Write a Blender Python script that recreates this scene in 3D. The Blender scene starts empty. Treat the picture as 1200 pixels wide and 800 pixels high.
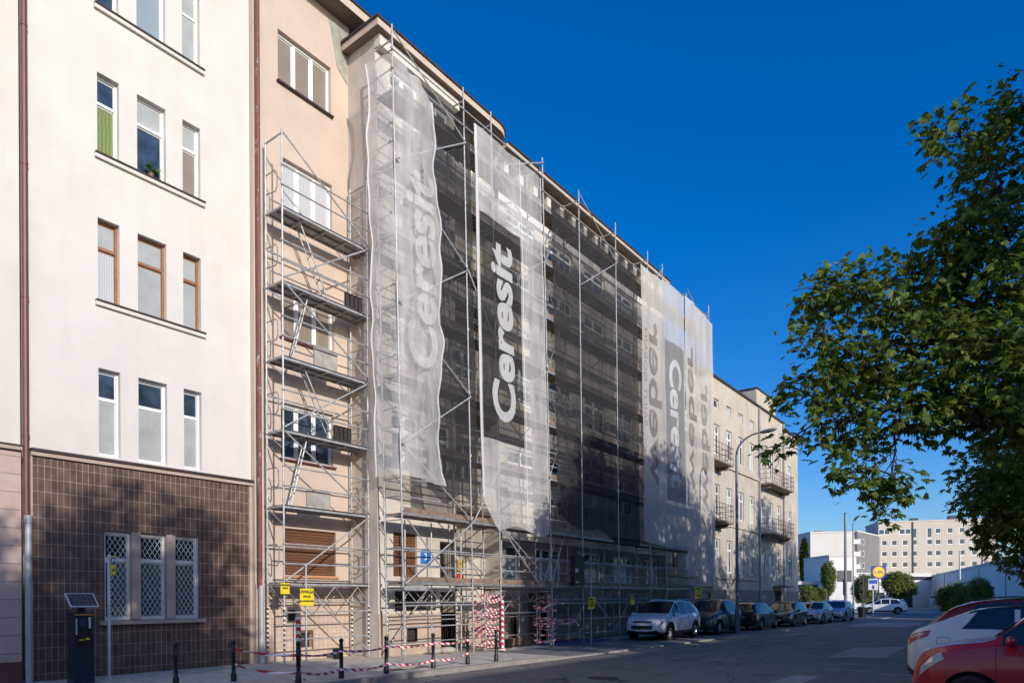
import bpy, math, random
import numpy as np
from mathutils import Vector, Matrix

random.seed(11)
SC = bpy.context.scene
COL = SC.collection
PI = math.pi
R = math.radians

# ------------------------------------------------------------------ camera model
EYE = 1.75
TH = math.atan(615 / 800)
ROLL = R(.3)
CT, ST = math.cos(TH), math.sin(TH)

def ray(px, py):
    u, v = (px - 600) / 800, (702 - py) / 800
    u, v = u * math.cos(ROLL) + v * math.sin(ROLL), -u * math.sin(ROLL) + v * math.cos(ROLL)
    return (CT + u * ST, ST - u * CT, v)

def far_at(px, py, depth):
    d = ray(px, py)
    return Vector((d[0] * depth, d[1] * depth, d[2] * depth + EYE))

# ------------------------------------------------------------------ materials
MATS = {}

def nodes(name):
    m = bpy.data.materials.new(name)
    m.use_nodes = True
    MATS[name] = m
    nt = m.node_tree
    return m, nt, nt.nodes['Principled BSDF'], nt.nodes, nt.links

def pos_vec(nt, scale=(1, 1, 1), obj=False):
    if obj:
        g = nt.nodes.new('ShaderNodeTexCoord'); out = g.outputs['Object']
    else:
        g = nt.nodes.new('ShaderNodeNewGeometry'); out = g.outputs['Position']
    mp = nt.nodes.new('ShaderNodeMapping')
    mp.inputs['Scale'].default_value = scale
    nt.links.new(out, mp.inputs['Vector'])
    return mp.outputs['Vector']

def noise_fac(nt, vec, scale, detail=5, rough=.6, lo=.3, hi=.7):
    n = nt.nodes.new('ShaderNodeTexNoise')
    n.inputs['Scale'].default_value = scale
    n.inputs['Detail'].default_value = detail
    n.inputs['Roughness'].default_value = rough
    nt.links.new(vec, n.inputs['Vector'])
    r = nt.nodes.new('ShaderNodeMapRange')
    r.inputs['From Min'].default_value = lo
    r.inputs['From Max'].default_value = hi
    nt.links.new(n.outputs['Fac'], r.inputs['Value'])
    return r.outputs['Result']

def mix_col(nt, fac, a, b, mode='MIX'):
    m = nt.nodes.new('ShaderNodeMix')
    m.data_type = 'RGBA'
    m.blend_type = mode
    for k, v in ((0, fac), (6, a), (7, b)):
        if isinstance(v, (int, float)):
            m.inputs[k].default_value = v
        elif isinstance(v, tuple):
            m.inputs[k].default_value = (*v[:3], 1)
        else:
            nt.links.new(v, m.inputs[k])
    return m.outputs[2]

def scl(c, k):
    return tuple(min(1, x * k) for x in c[:3])

def mat(name, col, rough=.7, metal=0, var=.12, vscale=2.0, streak=0, stain=None, bump=0, bscale=60, coat=0, obj=False, spec=.5):
    if name in MATS:
        return MATS[name]
    m, nt, b, N, L = nodes(name)
    v = pos_vec(nt, obj=obj)
    f = noise_fac(nt, v, vscale)
    c = mix_col(nt, f, scl(col, 1 - var), scl(col, 1 + var))
    if streak:
        vs = pos_vec(nt, (2.2, 2.2, .22), obj)
        fs = noise_fac(nt, vs, 1.6, 6, .65, .48, .8)
        ml = nt.nodes.new('ShaderNodeMath'); ml.operation = 'MULTIPLY'
        ml.inputs[1].default_value = streak
        nt.links.new(fs, ml.inputs[0])
        c = mix_col(nt, ml.outputs[0], c, stain or scl(col, .45))
    L.new(c, b.inputs['Base Color'])
    b.inputs['Roughness'].default_value = rough
    b.inputs['Metallic'].default_value = metal
    b.inputs['Specular IOR Level'].default_value = spec
    b.inputs['Coat Weight'].default_value = coat
    b.inputs['Coat Roughness'].default_value = .04
    if bump:
        n2 = N.new('ShaderNodeTexNoise'); n2.inputs['Scale'].default_value = bscale
        n2.inputs['Detail'].default_value = 4
        L.new(v, n2.inputs['Vector'])
        bp = N.new('ShaderNodeBump'); bp.inputs['Strength'].default_value = bump
        bp.inputs['Distance'].default_value = .02
        L.new(n2.outputs['Fac'], bp.inputs['Height'])
        L.new(bp.outputs['Normal'], b.inputs['Normal'])
    return m

def brick_mat(name, col, col2, mortar, bw, bh, ms, plane='xz', offset=0.0, rough=.5, var=.2, bump=.4, coat=0):
    m, nt, b, N, L = nodes(name)
    g = N.new('ShaderNodeNewGeometry')
    sp = N.new('ShaderNodeSeparateXYZ'); L.new(g.outputs['Position'], sp.inputs[0])
    cb = N.new('ShaderNodeCombineXYZ')
    L.new(sp.outputs['XYZ'.index(plane[0].upper())], cb.inputs[0])
    L.new(sp.outputs['XYZ'.index(plane[1].upper())], cb.inputs[1])
    br = N.new('ShaderNodeTexBrick')
    br.offset = offset
    br.inputs['Scale'].default_value = 1
    br.inputs['Brick Width'].default_value = bw
    br.inputs['Row Height'].default_value = bh
    br.inputs['Mortar Size'].default_value = ms
    br.inputs['Mortar Smooth'].default_value = .1
    br.inputs['Bias'].default_value = 0
    br.inputs['Color1'].default_value = (*col, 1)
    br.inputs['Color2'].default_value = (*col2, 1)
    br.inputs['Mortar'].default_value = (*mortar, 1)
    L.new(cb.outputs[0], br.inputs['Vector'])
    f = noise_fac(nt, g.outputs['Position'], 3.5, 6)
    c = mix_col(nt, f, (1 - var,) * 3, (1 + var,) * 3)
    L.new(mix_col(nt, 1.0, br.outputs['Color'], c, 'MULTIPLY'), b.inputs['Base Color'])
    b.inputs['Roughness'].default_value = rough
    b.inputs['Coat Weight'].default_value = coat
    bp = N.new('ShaderNodeBump'); bp.inputs['Strength'].default_value = bump
    bp.inputs['Distance'].default_value = .006; bp.invert = True
    L.new(br.outputs['Fac'], bp.inputs['Height'])
    L.new(bp.outputs['Normal'], b.inputs['Normal'])
    return m

# plaster and masonry
M_CREAM = mat('cream_plaster', (.675, .622, .565), .85, var=.06, vscale=.8, streak=.22, stain=(.52, .46, .39), bump=.12, bscale=90)
M_PINK = mat('pink_plaster', (.575, .452, .362), .88, var=.07, vscale=1.1, streak=.28, stain=(.44, .36, .29), bump=.15)
M_ROSE = brick_mat('rose_rustication', (.50, .36, .31), (.52, .39, .34), (.33, .25, .22), 3.7, .36, .012, 'xz', .5, .85, .08, .6)
M_REDBASE = mat('red_plinth', (.16, .05, .04), .7, var=.2)
M_TILE = brick_mat('brown_wall_tile', (.098, .058, .042), (.138, .083, .060), (.33, .255, .205), .118, .268, .0055, 'xz', 0, .38, .34, .5)
M_PINKTILE = brick_mat('pale_plinth_tile', (.56, .42, .33), (.60, .46, .37), (.42, .31, .24), .15, .16, .008, 'xz', 0, .6, .1, .3)
M_TRIM = mat('trim_plaster', (.46, .35, .28), .85, var=.1, vscale=3)
M_OLD = mat('old_grey_plaster', (.60, .535, .45), .9, var=.16, vscale=.9, streak=.5, stain=(.33, .29, .245), bump=.25)
M_OLDRET = mat('stained_return_plaster', (.60, .52, .44), .9, var=.16, vscale=1.3, streak=.5, stain=(.33, .30, .27), bump=.2)
M_FASCIA = mat('pale_fascia_plaster', (.66, .61, .54), .85, var=.06, vscale=2)
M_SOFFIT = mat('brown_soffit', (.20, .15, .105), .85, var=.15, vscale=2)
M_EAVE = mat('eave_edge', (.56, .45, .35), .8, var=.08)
M_ROOFMETAL = mat('dark_roof_sheet', (.045, .04, .045), .5, var=.2)
M_D = mat('grey_beige_render', (.52, .455, .36), .9, var=.13, vscale=.8, streak=.6, stain=(.29, .25, .205), bump=.25)
M_DBASE = mat('weathered_shaded_base_render', (.27, .235, .20), .9, var=.15, vscale=1.2, streak=.4, bump=.2)
M_BLOCK = mat('panel_block_render', (.60, .53, .44), .9, var=.05, vscale=.15, streak=.25, stain=(.42, .32, .22))
M_WHITEWALL = mat('white_render', (.72, .70, .66), .85, var=.05, vscale=.4)
M_GREYWALL = mat('grey_render', (.62, .585, .53), .9, var=.06, vscale=.3)
M_BLUEWALL = mat('pale_hall_cladding', (.55, .60, .64), .7, var=.05, vscale=.5)
M_DARKSTRIP = mat('dark_strip', (.03, .035, .05), .4)
M_WOODSHUT = brick_mat('brown_shutter_slats', (.15, .065, .030), (.17, .08, .038), (.06, .025, .012), 9.0, .075, .010, 'xz', 0, .5, .15, .8)
M_WOODDOOR = mat('brown_door', (.16, .08, .045), .5, var=.25, vscale=6)
# metal
M_GALV = mat('galvanised_steel', (.42, .42, .415), .5, .3, var=.3, vscale=5)
M_GALVDK = mat('worn_steel', (.36, .36, .35), .5, .5, var=.3, vscale=6)
M_DECK = mat('scaffold_plank', (.24, .165, .115), .8, var=.3, vscale=5)
M_DECKST = mat('steel_deck', (.40, .38, .35), .55, .35, var=.25, vscale=4)
M_PIPE = mat('brown_downpipe', (.15, .05, .045), .5, var=.12, vscale=3)
M_PEEL = None
M_GREYPIPE = mat('grey_pipe', (.42, .43, .44), .5, .2, var=.12)
M_BLACK = mat('black_metal', (.018, .018, .02), .4, .2, var=.2)
M_IRON = mat('dark_iron', (.05, .042, .038), .6, .3, var=.3, vscale=8)
M_RUSTRAIL = mat('rusty_balcony_bars', (.16, .075, .05), .7, .1, var=.35, vscale=9)
M_SLAB = mat('balcony_concrete', (.27, .22, .17), .9, var=.25, vscale=4, streak=.4)
# windows
M_WFRAME = mat('white_frame', (.80, .80, .78), .4, var=.03)
M_OFRAME = mat('old_white_frame', (.66, .64, .60), .55, var=.12, vscale=6)
M_BFRAME = mat('brown_frame', (.30, .13, .055), .45, var=.2, vscale=8)
M_SILLDK = mat('dark_sill', (.05, .032, .028), .45, var=.15)
M_GLASS = mat('dark_glass', (.022, .028, .035), .04, var=.7, vscale=2.2, spec=.7, bump=.10, bscale=2.2)
M_GLASSB = mat('blue_glass', (.035, .055, .085), .04, var=.7, vscale=2.0, spec=.8, bump=.10, bscale=2.2)
M_BLIND = mat('pane_blind', (.36, .38, .36), .55, var=.14, vscale=2.2, coat=.8, bump=.08, bscale=2.0)
M_BLINDW = mat('pane_pale_blind', (.52, .53, .50), .5, var=.14, vscale=2.2, coat=.8, bump=.08, bscale=2)
M_BLINDB = mat('pane_brown_blind', (.25, .20, .15), .5, var=.08, coat=.6)


def curtain_mat(name, a, b, k=55):
    m, nt, bs, N, L = nodes(name)
    v = pos_vec(nt)
    w = N.new('ShaderNodeTexWave'); w.wave_type = 'BANDS'; w.bands_direction = 'X'
    w.inputs['Scale'].default_value = k / 6.28; w.inputs['Distortion'].default_value = 3.2
    w.inputs['Detail'].default_value = 2
    L.new(v, w.inputs['Vector'])
    L.new(mix_col(nt, w.outputs['Fac'], a, b), bs.inputs['Base Color'])
    bs.inputs['Roughness'].default_value = .6
    bs.inputs['Coat Weight'].default_value = .6
    bs.inputs['Coat Roughness'].default_value = .04
    return m
M_CURT = curtain_mat('pane_white_curtain', (.40, .40, .41), (.56, .56, .56), 40)
M_GREENC = curtain_mat('pane_green_curtain', (.11, .15, .04), (.21, .27, .06), 26)
M_CURTB = curtain_mat('pane_blue_curtain', (.20, .26, .29), (.28, .35, .38))

def peel_mat():
    m, nt, b, N, L = nodes('peeling_downpipe')
    v = pos_vec(nt, (5, 5, 1.6))
    f = noise_fac(nt, v, 2.2, 6, .7, .60, .64)
    f2 = noise_fac(nt, pos_vec(nt), 6, 4)
    c = mix_col(nt, f2, (.13, .045, .032), (.19, .075, .05))
    L.new(mix_col(nt, f, c, (.42, .40, .39)), b.inputs['Base Color'])
    b.inputs['Roughness'].default_value = .6
    return m
M_PEEL = peel_mat()

# ground
def asphalt_mat():
    m, nt, b, N, L = nodes('asphalt')
    v = pos_vec(nt)
    f1 = noise_fac(nt, v, .35, 6, .6, .3, .7)
    f2 = noise_fac(nt, v, 55, 3, .7, .3, .7)
    c = mix_col(nt, f1, (.135, .120, .105), (.205, .183, .160))
    c = mix_col(nt, f2, c, (.22, .198, .172))
    va = pos_vec(nt, (.22, 1.3, 1))
    f3 = noise_fac(nt, va, 1.2, 5, .6, .52, .72)
    mm = N.new('ShaderNodeMath'); mm.operation = 'MULTIPLY'; mm.inputs[1].default_value = .5
    L.new(f3, mm.inputs[0])
    c = mix_col(nt, mm.outputs[0], c, (.06, .058, .058))
    vo = N.new('ShaderNodeTexVoronoi'); vo.feature = 'DISTANCE_TO_EDGE'; vo.inputs['Scale'].default_value = .42
    wv = N.new('ShaderNodeTexNoise'); wv.inputs['Scale'].default_value = 1.7; wv.inputs['Detail'].default_value = 5
    L.new(v, wv.inputs['Vector'])
    vm = N.new('ShaderNodeMix'); vm.data_type = 'RGBA'; vm.blend_type = 'ADD'; vm.inputs[0].default_value = .8
    L.new(v, vm.inputs[6]); L.new(wv.outputs['Color'], vm.inputs[7]); L.new(vm.outputs[2], vo.inputs['Vector'])
    lt = N.new('ShaderNodeMath'); lt.operation = 'LESS_THAN'; lt.inputs[1].default_value = .006
    L.new(vo.outputs['Distance'], lt.inputs[0])
    c = mix_col(nt, lt.outputs[0], c, (.045, .043, .042))
    f5 = noise_fac(nt, v, .9, 3, .5, .66, .74)
    c = mix_col(nt, f5, c, (.07, .068, .066))
    L.new(c, b.inputs['Base Color'])
    b.inputs['Roughness'].default_value = .78
    bp = N.new('ShaderNodeBump'); bp.inputs['Strength'].default_value = .35; bp.inputs['Distance'].default_value = .01
    L.new(f2, bp.inputs['Height']); L.new(bp.outputs['Normal'], b.inputs['Normal'])
    return m
M_ASPH = asphalt_mat()
M_ASPHPATCH = mat('grey_asphalt_patch', (.36, .335, .31), .85, var=.18, vscale=1.5, bump=.3, bscale=70)
M_PAVE = brick_mat('pavement_slabs', (.50, .45, .385), (.56, .505, .43), (.29, .255, .215), .35, .35, .008, 'xy', .5, .85, .22, .3)
M_BAY = brick_mat('grey_setts', (.17, .165, .16), (.21, .205, .195), (.09, .085, .08), .2, .1, .006, 'xy', .5, .85, .2, .3)
M_KERB = mat('kerb_concrete', (.27, .245, .215), .85, var=.2, vscale=4)
M_EARTH = mat('city_ground', (.15, .145, .12), .95, var=.25, vscale=.2)
M_LINE = mat('worn_road_paint', (.52, .51, .49), .75, var=.3, vscale=5)
M_GRASS = mat('verge_grass', (.07, .11, .025), .95, var=.35, vscale=3)

# ------------------------------------------------------------------ mesh helpers
class MB:
    def __init__(s):
        s.v, s.f, s.m = [], [], []
    def face(s, pts, mi=0):
        k = len(s.v)
        s.v += [tuple(p) for p in pts]
        s.f.append(tuple(range(k, k + len(pts)))); s.m.append(mi)
        return s
    def box(s, x0, y0, z0, x1, y1, z1, mi=0):
        k = len(s.v)
        s.v += [(x, y, z) for z in (z0, z1) for y in (y0, y1) for x in (x0, x1)]
        for q in ((0, 2, 3, 1), (4, 5, 7, 6), (0, 1, 5, 4), (2, 6, 7, 3), (0, 4, 6, 2), (1, 3, 7, 5)):
            s.f.append(tuple(k + i for i in q)); s.m.append(mi)
        return s
    def tube(s, p, q, r, n=6, mi=0, r2=None, cap=True):
        p, q = Vector(p), Vector(q)
        d = q - p
        if d.length < 1e-6: return s
        d.normalize()
        a = d.cross(Vector((0, 0, 1)) if abs(d.z) < .9 else Vector((1, 0, 0))).normalized()
        b = d.cross(a)
        r2 = r if r2 is None else r2
        k = len(s.v)
        for i in range(n):
            t = 2 * PI * i / n
            o = a * math.cos(t) + b * math.sin(t)
            s.v.append(tuple(p + o * r)); s.v.append(tuple(q + o * r2))
        for i in range(n):
            j = (i + 1) % n
            s.f.append((k + 2 * i, k + 2 * j, k + 2 * j + 1, k + 2 * i + 1)); s.m.append(mi)
        if cap:
            s.f.append(tuple(k + 2 * i for i in range(n))[::-1]); s.m.append(mi)
            s.f.append(tuple(k + 2 * i + 1 for i in range(n))); s.m.append(mi)
        return s
    def path(s, pts, rs, n=7, mi=0):
        pts = [Vector(p) for p in pts]
        if not isinstance(rs, (list, tuple)): rs = [rs] * len(pts)
        k = len(s.v); up = None
        for i, p in enumerate(pts):
            d = (pts[min(i + 1, len(pts) - 1)] - pts[max(i - 1, 0)]).normalized()
            if up is None:
                up = d.cross(Vector((0, 0, 1)) if abs(d.z) < .9 else Vector((1, 0, 0))).normalized()
            up = (up - d * up.dot(d)).normalized()
            b = d.cross(up)
            for j in range(n):
                t = 2 * PI * j / n
                s.v.append(tuple(p + (up * math.cos(t) + b * math.sin(t)) * rs[i]))
        for i in range(len(pts) - 1):
            for j in range(n):
                a, c = k + i * n + j, k + i * n + (j + 1) % n
                s.f.append((a, c, c + n, a + n)); s.m.append(mi)
        s.f.append(tuple(k + j for j in range(n))[::-1]); s.m.append(mi)
        e = k + (len(pts) - 1) * n
        s.f.append(tuple(e + j for j in range(n))); s.m.append(mi)
        return s
    def prism(s, poly, z0, z1, mi=0, mi_side=None, mi_bot=None):
        n = len(poly); k = len(s.v)
        s.v += [(x, y, z0) for x, y in poly] + [(x, y, z1) for x, y in poly]
        s.f.append(tuple(range(k, k + n))[::-1]); s.m.append(mi if mi_bot is None else mi_bot)
        s.f.append(tuple(range(k + n, k + 2 * n))); s.m.append(mi)
        for i in range(n):
            j = (i + 1) % n
            s.f.append((k + i, k + j, k + n + j, k + n + i)); s.m.append(mi if mi_side is None else mi_side)
        return s
    def lathe(s, prof, c=(0, 0, 0), n=20, axis='z', mi=0):
        k = len(s.v); c = Vector(c)
        for r, h in prof:
            for j in range(n):
                t = 2 * PI * j / n
                x, y = r * math.cos(t), r * math.sin(t)
                p = {'z': (x, y, h), 'y': (x, h, y), 'x': (h, x, y)}[axis]
                s.v.append(tuple(c + Vector(p)))
        for i in range(len(prof) - 1):
            for j in range(n):
                a, b = k + i * n + j, k + i * n + (j + 1) % n
                s.f.append((a, b, b + n, a + n)); s.m.append(mi)
        return s
    def ball(s, c, r, n=10, mi=0, sc=(1, 1, 1)):
        k = len(s.v); rings = max(4, n // 2)
        for i in range(rings + 1):
            a = PI * i / rings
            for j in range(n):
                t = 2 * PI * j / n
                s.v.append((c[0] + r * sc[0] * math.sin(a) * math.cos(t), c[1] + r * sc[1] * math.sin(a) * math.sin(t), c[2] + r * sc[2] * math.cos(a)))
        for i in range(rings):
            for j in range(n):
                a, b = k + i * n + j, k + i * n + (j + 1) % n
                s.f.append((a, a + n, b + n, b)); s.m.append(mi)
        return s
    def mesh(s, name, mats, off=(0, 0, 0), smooth=False):
        me = bpy.data.meshes.new(name)
        v = [(x - off[0], y - off[1], z - off[2]) for x, y, z in s.v]
        me.from_pydata(v, [], s.f)
        for m in (mats if isinstance(mats, (list, tuple)) else [mats]):
            me.materials.append(m)
        me.polygons.foreach_set('material_index', s.m)
        if smooth: me.polygons.foreach_set('use_smooth', [True] * len(s.f))
        me.update()
        return me
    def build(s, name, mats, parent=None, world=True, smooth=False):
        off = (0, 0, 0)
        if parent is not None and world:
            off = tuple(parent.location); pp = parent.parent
            while pp is not None:
                off = tuple(Vector(off) + pp.location); pp = pp.parent
        return link(name, s.mesh(name, mats, off, smooth), parent)

def link(name, data, parent=None):
    o = bpy.data.objects.new(name, data)
    COL.objects.link(o)
    if parent is not None: o.parent = parent
    return o

def tag(o, label=None, cat=None, group=None, kind=None):
    if label: o['label'] = label
    if cat: o['category'] = cat
    if group: o['group'] = group
    if kind: o['kind'] = kind
    return o

def thing(name, label, cat, loc=(0, 0, 0), rz=0, group=None):
    o = link(name, None)
    o.location = loc; o.rotation_euler = (0, 0, rz)
    o.empty_display_size = .3
    return tag(o, label, cat, group)

def copy_tree(o, parent=None):
    c = o.copy(); COL.objects.link(c)
    if parent is not None:
        c.parent = parent
    for ch in list(o.children): copy_tree(ch, c)
    return c

def struct(name, mb, m, smooth=False):
    o = mb.build(name, m, smooth=smooth)
    return tag(o, kind='structure')

def np_mesh(name, V, F, mats, mi=None, smooth=False):
    me = bpy.data.meshes.new(name)
    n, k = F.shape
    me.vertices.add(len(V)); me.vertices.foreach_set('co', np.asarray(V, np.float32).ravel())
    me.loops.add(n * k); me.loops.foreach_set('vertex_index', F.astype(np.int32).ravel())
    me.polygons.add(n)
    me.polygons.foreach_set('loop_start', (np.arange(n) * k).astype(np.int32))
    me.polygons.foreach_set('loop_total', np.full(n, k, np.int32))
    for m in (mats if isinstance(mats, (list, tuple)) else [mats]): me.materials.append(m)
    if mi is not None: me.polygons.foreach_set('material_index', np.asarray(mi, np.int32))
    if smooth: me.polygons.foreach_set('use_smooth', np.ones(n, bool))
    me.update(calc_edges=True)
    return me

def wall(mb, f, u0, u1, z0, z1, holes=(), depth=.18, mi=0, rmi=None):
    """wall sheet through f(u, n, z) with real openings and their reveals"""
    us = sorted({u0, u1, *[min(max(h[i], u0), u1) for h in holes for i in (0, 1)]})
    zs = sorted({z0, z1, *[min(max(h[i], z0), z1) for h in holes for i in (2, 3)]})
    for a, b in zip(us, us[1:]):
        for c, d in zip(zs, zs[1:]):
            um, zm = (a + b) / 2, (c + d) / 2
            if any(h[0] < um < h[1] and h[2] < zm < h[3] for h in holes): continue
            mb.face([f(a, 0, c), f(b, 0, c), f(b, 0, d), f(a, 0, d)], mi)
    r = mi if rmi is None else rmi
    for a, b, c, d, *rest in holes:
        dd = rest[0] if rest else depth
        for p, q in (((a, c), (a, d)), ((a, d), (b, d)), ((b, d), (b, c)), ((b, c), (a, c))):
            mb.face([f(p[0], 0, p[1]), f(q[0], 0, q[1]), f(q[0], dd, q[1]), f(p[0], dd, p[1])], r)

WCACHE = {}
def window(parent, loc, w, h, cols=1, transom=None, fm=None, low=None, up=None, fw=.055, depth=.07, rz=0, tilt=None, sub=True, name='window'):
    """window frame part with its panes as sub-parts; loc = lower left corner in the parent's frame, facing -Y"""
    fm = fm or M_WFRAME; low = low or M_GLASS; up = up or low
    key = (round(w, 3), round(h, 3), cols, transom, fm.name, low.name, up.name, fw, depth, tilt)
    if key not in WCACHE:
        fb = MB(); y0, y1 = -depth / 2, depth / 2
        e = .002
        fb.box(0, y0, 0, w, y1, fw).box(0, y0, h - fw, w, y1, h)
        fb.box(0, y0, fw, fw, y1, h - fw).box(w - fw, y0, fw, w, y1, h - fw)
        zt = None
        if transom:
            zt = h * transom
            fb.box(fw, y0 + e, zt - fw * .55, w - fw, y1 - e, zt + fw * .55)
        for i in range(1, cols):
            x = w * i / cols
            fb.box(x - fw * .6, y0 + 2 * e, fw, x + fw * .6, y1 - 2 * e, h - fw)
        # casement profiles set inside the fixed frame
        pl, pu = MB(), MB()
        for i in range(cols):
            a, b = w * i / cols + fw * .6, w * (i + 1) / cols - fw * .6
            rows = [(fw, (zt - fw * .55) if zt else h - fw, pl)]
            if zt: rows.append((zt + fw * .55, h - fw, pu))
            for c, d, pb in rows:
                s = .03
                fb.box(a, .004, c, a + s, y1 - .008, d).box(b - s, .004, c, b, y1 - .008, d)
                fb.box(a + s, .004, c, b - s, y1 - .008, c + s).box(a + s, .004, d - s, b - s, y1 - .008, d)
                pb.box(a + s * .5, .014, c + s * .5, b - s * .5, .020, d - s * .5)
        WCACHE[key] = (fb.mesh(name, fm), pl.mesh('pane', low), pu.mesh('pane', up) if zt else None)
    fr, pl, pu = WCACHE[key]
    o = link(name, fr, parent); o.location = loc; o.rotation_euler[2] = rz
    link('pane', pl, o)
    if pu: link('pane', pu, o)
    return o

def text_mesh(body, size, ext=0.0, bold=0.0, align='CENTER', shear=0):
    cu = bpy.data.curves.new('lettering', 'FONT')
    cu.body = body; cu.size = size; cu.extrude = ext; cu.offset = bold
    cu.align_x = align; cu.align_y = 'CENTER'; cu.shear = shear
    cu.resolution_u = 4
    o = bpy.data.objects.new('lettering', cu); COL.objects.link(o)
    dg = bpy.context.evaluated_depsgraph_get()
    me = bpy.data.meshes.new_from_object(o.evaluated_get(dg))
    bpy.data.objects.remove(o)
    return me

def text_on(body, size, m, parent, loc, rot=(PI / 2, 0, 0), ext=.002, bold=0, name='lettering'):
    me = text_mesh(body, size, ext, bold)
    me.materials.clear(); me.materials.append(m)
    o = link(name, me, parent); o.location = loc; o.rotation_euler = rot
    return o
# ------------------------------------------------------------------ camera, sky, sun
def setup_view():
    cd = bpy.data.cameras.new('camera')
    cam = link('camera', cd)
    right = Vector((ST, -CT, 0)); up = Vector((0, 0, 1)); fwd = Vector((CT, ST, 0))
    r2 = right * math.cos(ROLL) - up * math.sin(ROLL)
    u2 = right * math.sin(ROLL) + up * math.cos(ROLL)
    M = Matrix.Identity(4)
    for i in range(3):
        M[i][0], M[i][1], M[i][2] = r2[i], u2[i], -fwd[i]
    M[2][3] = EYE
    cam.matrix_world = M
    cd.sensor_width = 36; cd.lens = 24; cd.shift_y = (702 - 400) / 1200
    cd.clip_end = 3000; cd.clip_start = .1
    SC.camera = cam
    SUN = Vector((-.36, -1, .40)).normalized()          # towards the sun
    w = bpy.data.worlds.new('World'); SC.world = w; w.use_nodes = True
    nt = w.node_tree; bg = nt.nodes['Background']
    sk = nt.nodes.new('ShaderNodeTexSky'); sk.sky_type = 'NISHITA'
    sk.sun_disc = False
    sk.sun_elevation = math.asin(SUN.z); sk.sun_rotation = math.atan2(SUN.x, SUN.y)
    sk.air_density = 1.0; sk.dust_density = 1.4; sk.ozone_density = 5.0; sk.altitude = 100
    hs = nt.nodes.new('ShaderNodeHueSaturation'); hs.inputs['Hue'].default_value = .510; hs.inputs['Saturation'].default_value = 1.31; hs.inputs['Value'].default_value = 1.38
    nt.links.new(sk.outputs['Color'], hs.inputs['Color'])
    nt.links.new(hs.outputs['Color'], bg.inputs['Color'])
    bg.inputs['Strength'].default_value = .14
    ld = bpy.data.lights.new('sun', 'SUN'); ld.energy = 3.9; ld.angle = R(.55); ld.color = (1, .935, .845)
    lo = link('sun', ld); lo.rotation_euler = SUN.to_track_quat('Z', 'Y').to_euler()
    lo.location = SUN * 60
    SC.view_settings.view_transform = 'Standard'; SC.view_settings.look = 'None'
    SC.view_settings.exposure = -.06; SC.view_settings.gamma = 1
    SC.cycles.max_bounces = 8; SC.cycles.transparent_max_bounces = 24
    SC.cycles.use_denoising = True
    SC.cycles.sample_clamp_indirect = 6
setup_view()

# ------------------------------------------------------------------ ground
def kerb_y(x): return 11.1 - .02 * (x - 11.4)
def pave_z(x):
    return .12 if x < 15.2 else (.05 if x > 17.2 else .12 - .07 * (x - 15.2) / 2)

struct('city_ground', MB().face([(-900, -900, -.03), (1500, -900, -.03), (1500, 900, -.03), (-900, 900, -.03)]), M_EARTH)
mb = MB()
xs = [-60, -20, 0, 8, 11, 15.2, 17.2, 22, 30, 40, 52, 66, 69.9]
for a, b in zip(xs[:-1], xs[1:-1]):
    mb.face([(a, 1.9, 0), (b, 1.9, 0), (b, kerb_y(b), 0), (a, kerb_y(a), 0)])
mb.face([(66, 6.4, 0), (70, 6.4, 0), (70, kerb_y(66), 0), (66, kerb_y(66), 0)])
mb.face([(70, 6.4, 0), (88, 6.4, 0), (88, 120, 0), (70, 120, 0)])
struct('road', mb, M_ASPH)
struct('parking_bay', MB().face([(-60, -4.0, .0), (66, -4.0, .0), (66, 1.9, .0), (-60, 1.9, .0)]), mat('bay_asphalt', (.10, .098, .098), .85, var=.25, vscale=1.2, bump=.3))
mb, kb, by = MB(), MB(), MB()
for a, b in zip(xs, xs[1:]):
    za, zb, ka, kb_ = pave_z(a), pave_z(b), kerb_y(a), kerb_y(b)
    kb.face([(a, ka, 0), (b, kb_, 0), (b, kb_ + .02, zb), (a, ka + .02, za)])
    kb.face([(a, ka + .02, za), (b, kb_ + .02, zb), (b, kb_ + .16, zb), (a, ka + .16, za)])
    if a >= 17.2:
        by.face([(a, ka + .16, za - .004), (b, kb_ + .16, zb - .004), (b, 13.9, zb - .004), (a, 13.9, za - .004)])
        mb.face([(a, 13.9, za), (b, 13.9, zb), (b, 18, zb), (a, 18, za)])
    else:
        mb.face([(a, ka + .16, za - .002), (b, kb_ + .16, zb - .002), (b, 18, zb), (a, 18, za)])
struct('pavement', mb, M_PAVE)
struct('kerb', kb, M_KERB)
struct('parking_bay_setts', by, M_BAY)
mb = MB().box(-60, -14.5, -.02, 66, -4.0, .1)
mb.box(88, -60, -.02, 93, 120, .11)
struct('far_pavement', mb, M_PAVE)
struct('forecourt', MB().face([(93, -60, .05), (190, -60, .05), (190, 160, .05), (93, 160, .05)]), M_KERB)
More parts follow.
